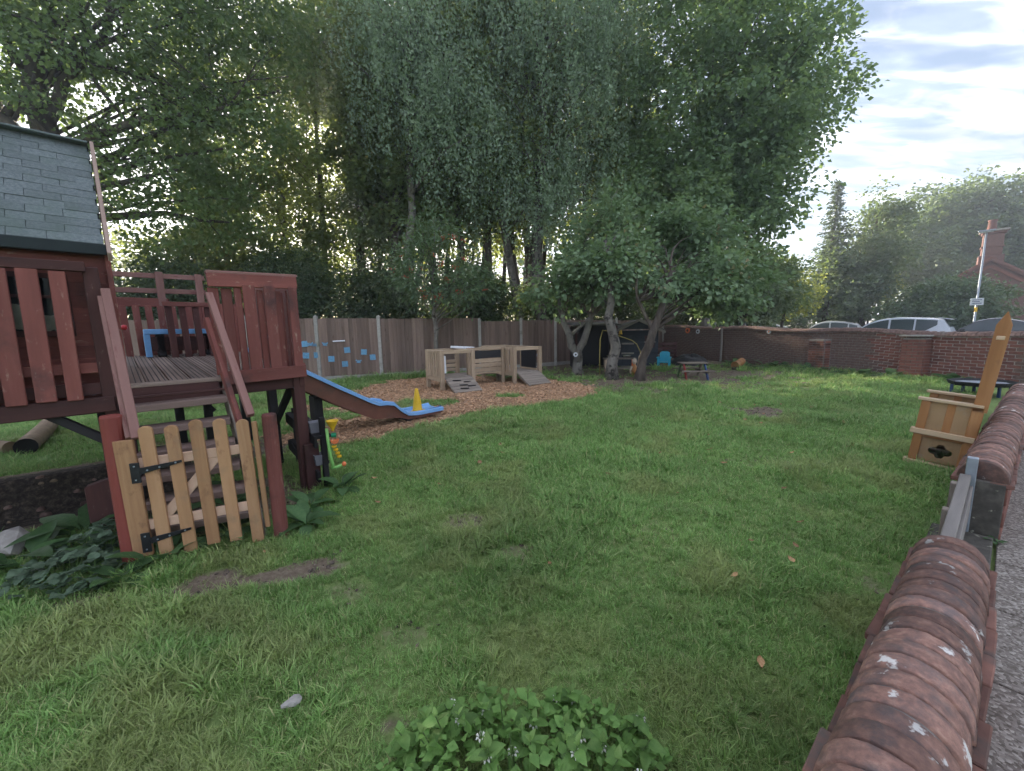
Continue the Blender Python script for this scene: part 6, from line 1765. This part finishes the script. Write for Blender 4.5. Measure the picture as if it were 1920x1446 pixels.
M['carwhite'] = plain('pale silver blue paint', (.62, .66, .74), .25, 0, .5, .6, nz=.02)
M['carsilver'] = plain('silver paint', (.48, .50, .53), .28, .3, .5, .6, nz=.02)
M['carblack'] = plain('black car paint', (.028, .03, .034), .25, 0, .5, .6, nz=.02)
head = math.atan2(.8, -.6)
car('parked_car', 'pale silver blue estate car with rear spoiler behind the brick wall', (20.0, 21.0, .03), head, 4.7, 1.9, 1.64, 'carwhite', 'suv')
car('parked_car', 'silver hatchback partly hidden left of the pale estate car', (20.3, 25.9, .03), head + .2, 4.3, 1.8, 1.56, 'carsilver', 'hatch')
car('parked_car', 'black saloon car at the right near the lamp post', (23.5, 19.6, .03), head, 4.8, 1.85, 1.52, 'carblack', 'sedan')
car('parked_car', 'distant pale car whose roof shows under the sycamore branches', (16.4, 26.6, .03), head + .2, 4.3, 1.8, 1.48, 'carsilver', 'hatch')
car('parked_car', 'white car roof glimpsed above the far end of the brick wall', (11.9, 23.6, .03), head + .3, 4.3, 1.8, 1.62, 'carwhite', 'suv')

# ------------------------------------------------------------------ lamp post
lp = thing('street_lamp', 'grey street lamp with yellow band and small sign plate', 'street lamp', (25.0, 21.5, 0), -.85)
MB().tube([(0, 0, -.1), (0, 0, 1.2), (0, 0, 1.25), (0, 0, 6.05)], [.08, .08, .05, .04], 12).build('pole', 'steel', lp, shade=True)
MB().tube([(0, 0, 1.9), (0, 0, 2.15)], .06, 12).build('yellow_band', 'yellow', lp)
MB().box(-.3, .3, -.1, .1, 6.03, 6.12).build('lamp_head', 'steel', lp, .02)
MB().box(-.24, .24, -.075, .075, 6.0, 6.032).build('lamp_cover', 'lampglass', lp, .006)
sgn_ = MB().box(-.24, .24, -.075, -.06, 2.25, 2.62).build('sign_plate', 'signwhite', lp, .004)
for k, z in enumerate((2.53, 2.44, 2.35)): MB().box(-.17, .17 - .07 * (k % 2), -.079, -.0755, z - .018, z + .018).build('sign_lettering', 'blueleg', sgn_)

# ------------------------------------------------------------------ brick house
hs = thing('brick_house', 'red brick cottage gable with tall chimney at the right edge', 'house', (35.5, 30, 0), -.80)
hs.scale = (1.25, 1.25, 1.22)
MB().prism([(-3.6, 0), (3.6, 0), (3.6, 2.0), (0, 4.75), (-3.6, 2.0)], 1, 0, 6).build('wall', 'brickhouse' if 'brickhouse' in M else 'roofred', hs)
for s in (-1, 1):
    board('roof_slope', hs, (s * 2.0, -.25, 3.36), (s * 2.0, 6.3, 3.36), 5.2, .12, 'roofred', (s * .79, 0, -.61))
    board('verge_course', hs, (s * 4.0, -.12, 1.72), (0, -.12, 4.86), .22, .14, 'roofred', (0, 0, 1))
    board('verge_course', hs, (s * 3.55, -.06, 1.62), (0, -.06, 4.46), .16, .1, 'brickred', (0, 0, 1))
board('string_course', hs, (-3.7, -.05, 2.0), (3.7, -.05, 2.0), .16, .12, 'brickdark', (0, 0, 1))
cm = MB().box(-.5, .5, .1, 1.0, 4.2, 5.1).box(-.4, .4, .16, .94, 5.1, 6.35).box(-.45, .45, .12, .98, 5.55, 5.66).box(-.47, .47, .1, 1.0, 6.35, 6.5).build('chimney', 'brickhouse', hs, .02)
MB().box(-.56, .56, .02, 1.08, 6.5, 6.6).build('chimney_cap', 'stone', cm, .01)
MB().lathe([(.2, 0), (.2, .1), (.16, .5), (.2, .56), (.2, .62), (.14, .62)], 14, (-.1, .55, 6.6)).build('chimney_pot', 'orangeclay' if 'orangeclay' in M else 'roofred', cm, shade=True)
w_ = MB().box(-.5, .5, -.06, -.01, .7, 1.7).build('window', 'signwhite', hs, .01)
for x in (-.25, .25): MB().box(x - .2, x + .2, -.068, -.062, .76, 1.64).build('pane', 'carglass', w_)

print('objects', len(bpy.data.objects), 'tris', sum(len(o.data.polygons) for o in bpy.data.objects if o.type == 'MESH' and not o.name.startswith(('grass_piece', 'wood_chips_piece'))))

# ------------------------------------------------------------------ haze volume, added mainly to imitate lens veiling glare
hz = MB().box(-75, 75, -25, 75, -1, 25).build('glare_haze', None)
hm = bpy.data.materials.new('thin haze'); hm.use_nodes = True
ht = hm.node_tree
for nd in list(ht.nodes):
    if nd.type == 'BSDF_PRINCIPLED': ht.nodes.remove(nd)
hv = ht.nodes.new('ShaderNodeVolumePrincipled')
hv.inputs['Color'].default_value = (.80, .88, 1.0, 1)
hv.inputs['Density'].default_value = .0031
hv.inputs['Anisotropy'].default_value = .6
ht.links.new(hv.outputs[0], ht.nodes['Material Output'].inputs['Volume'])
hz.data.materials.append(hm)
tag(hz, 'thin bluish haze added to imitate lens veiling glare', 'glare_haze', None, 'stuff')
cy.volume_bounces = 0
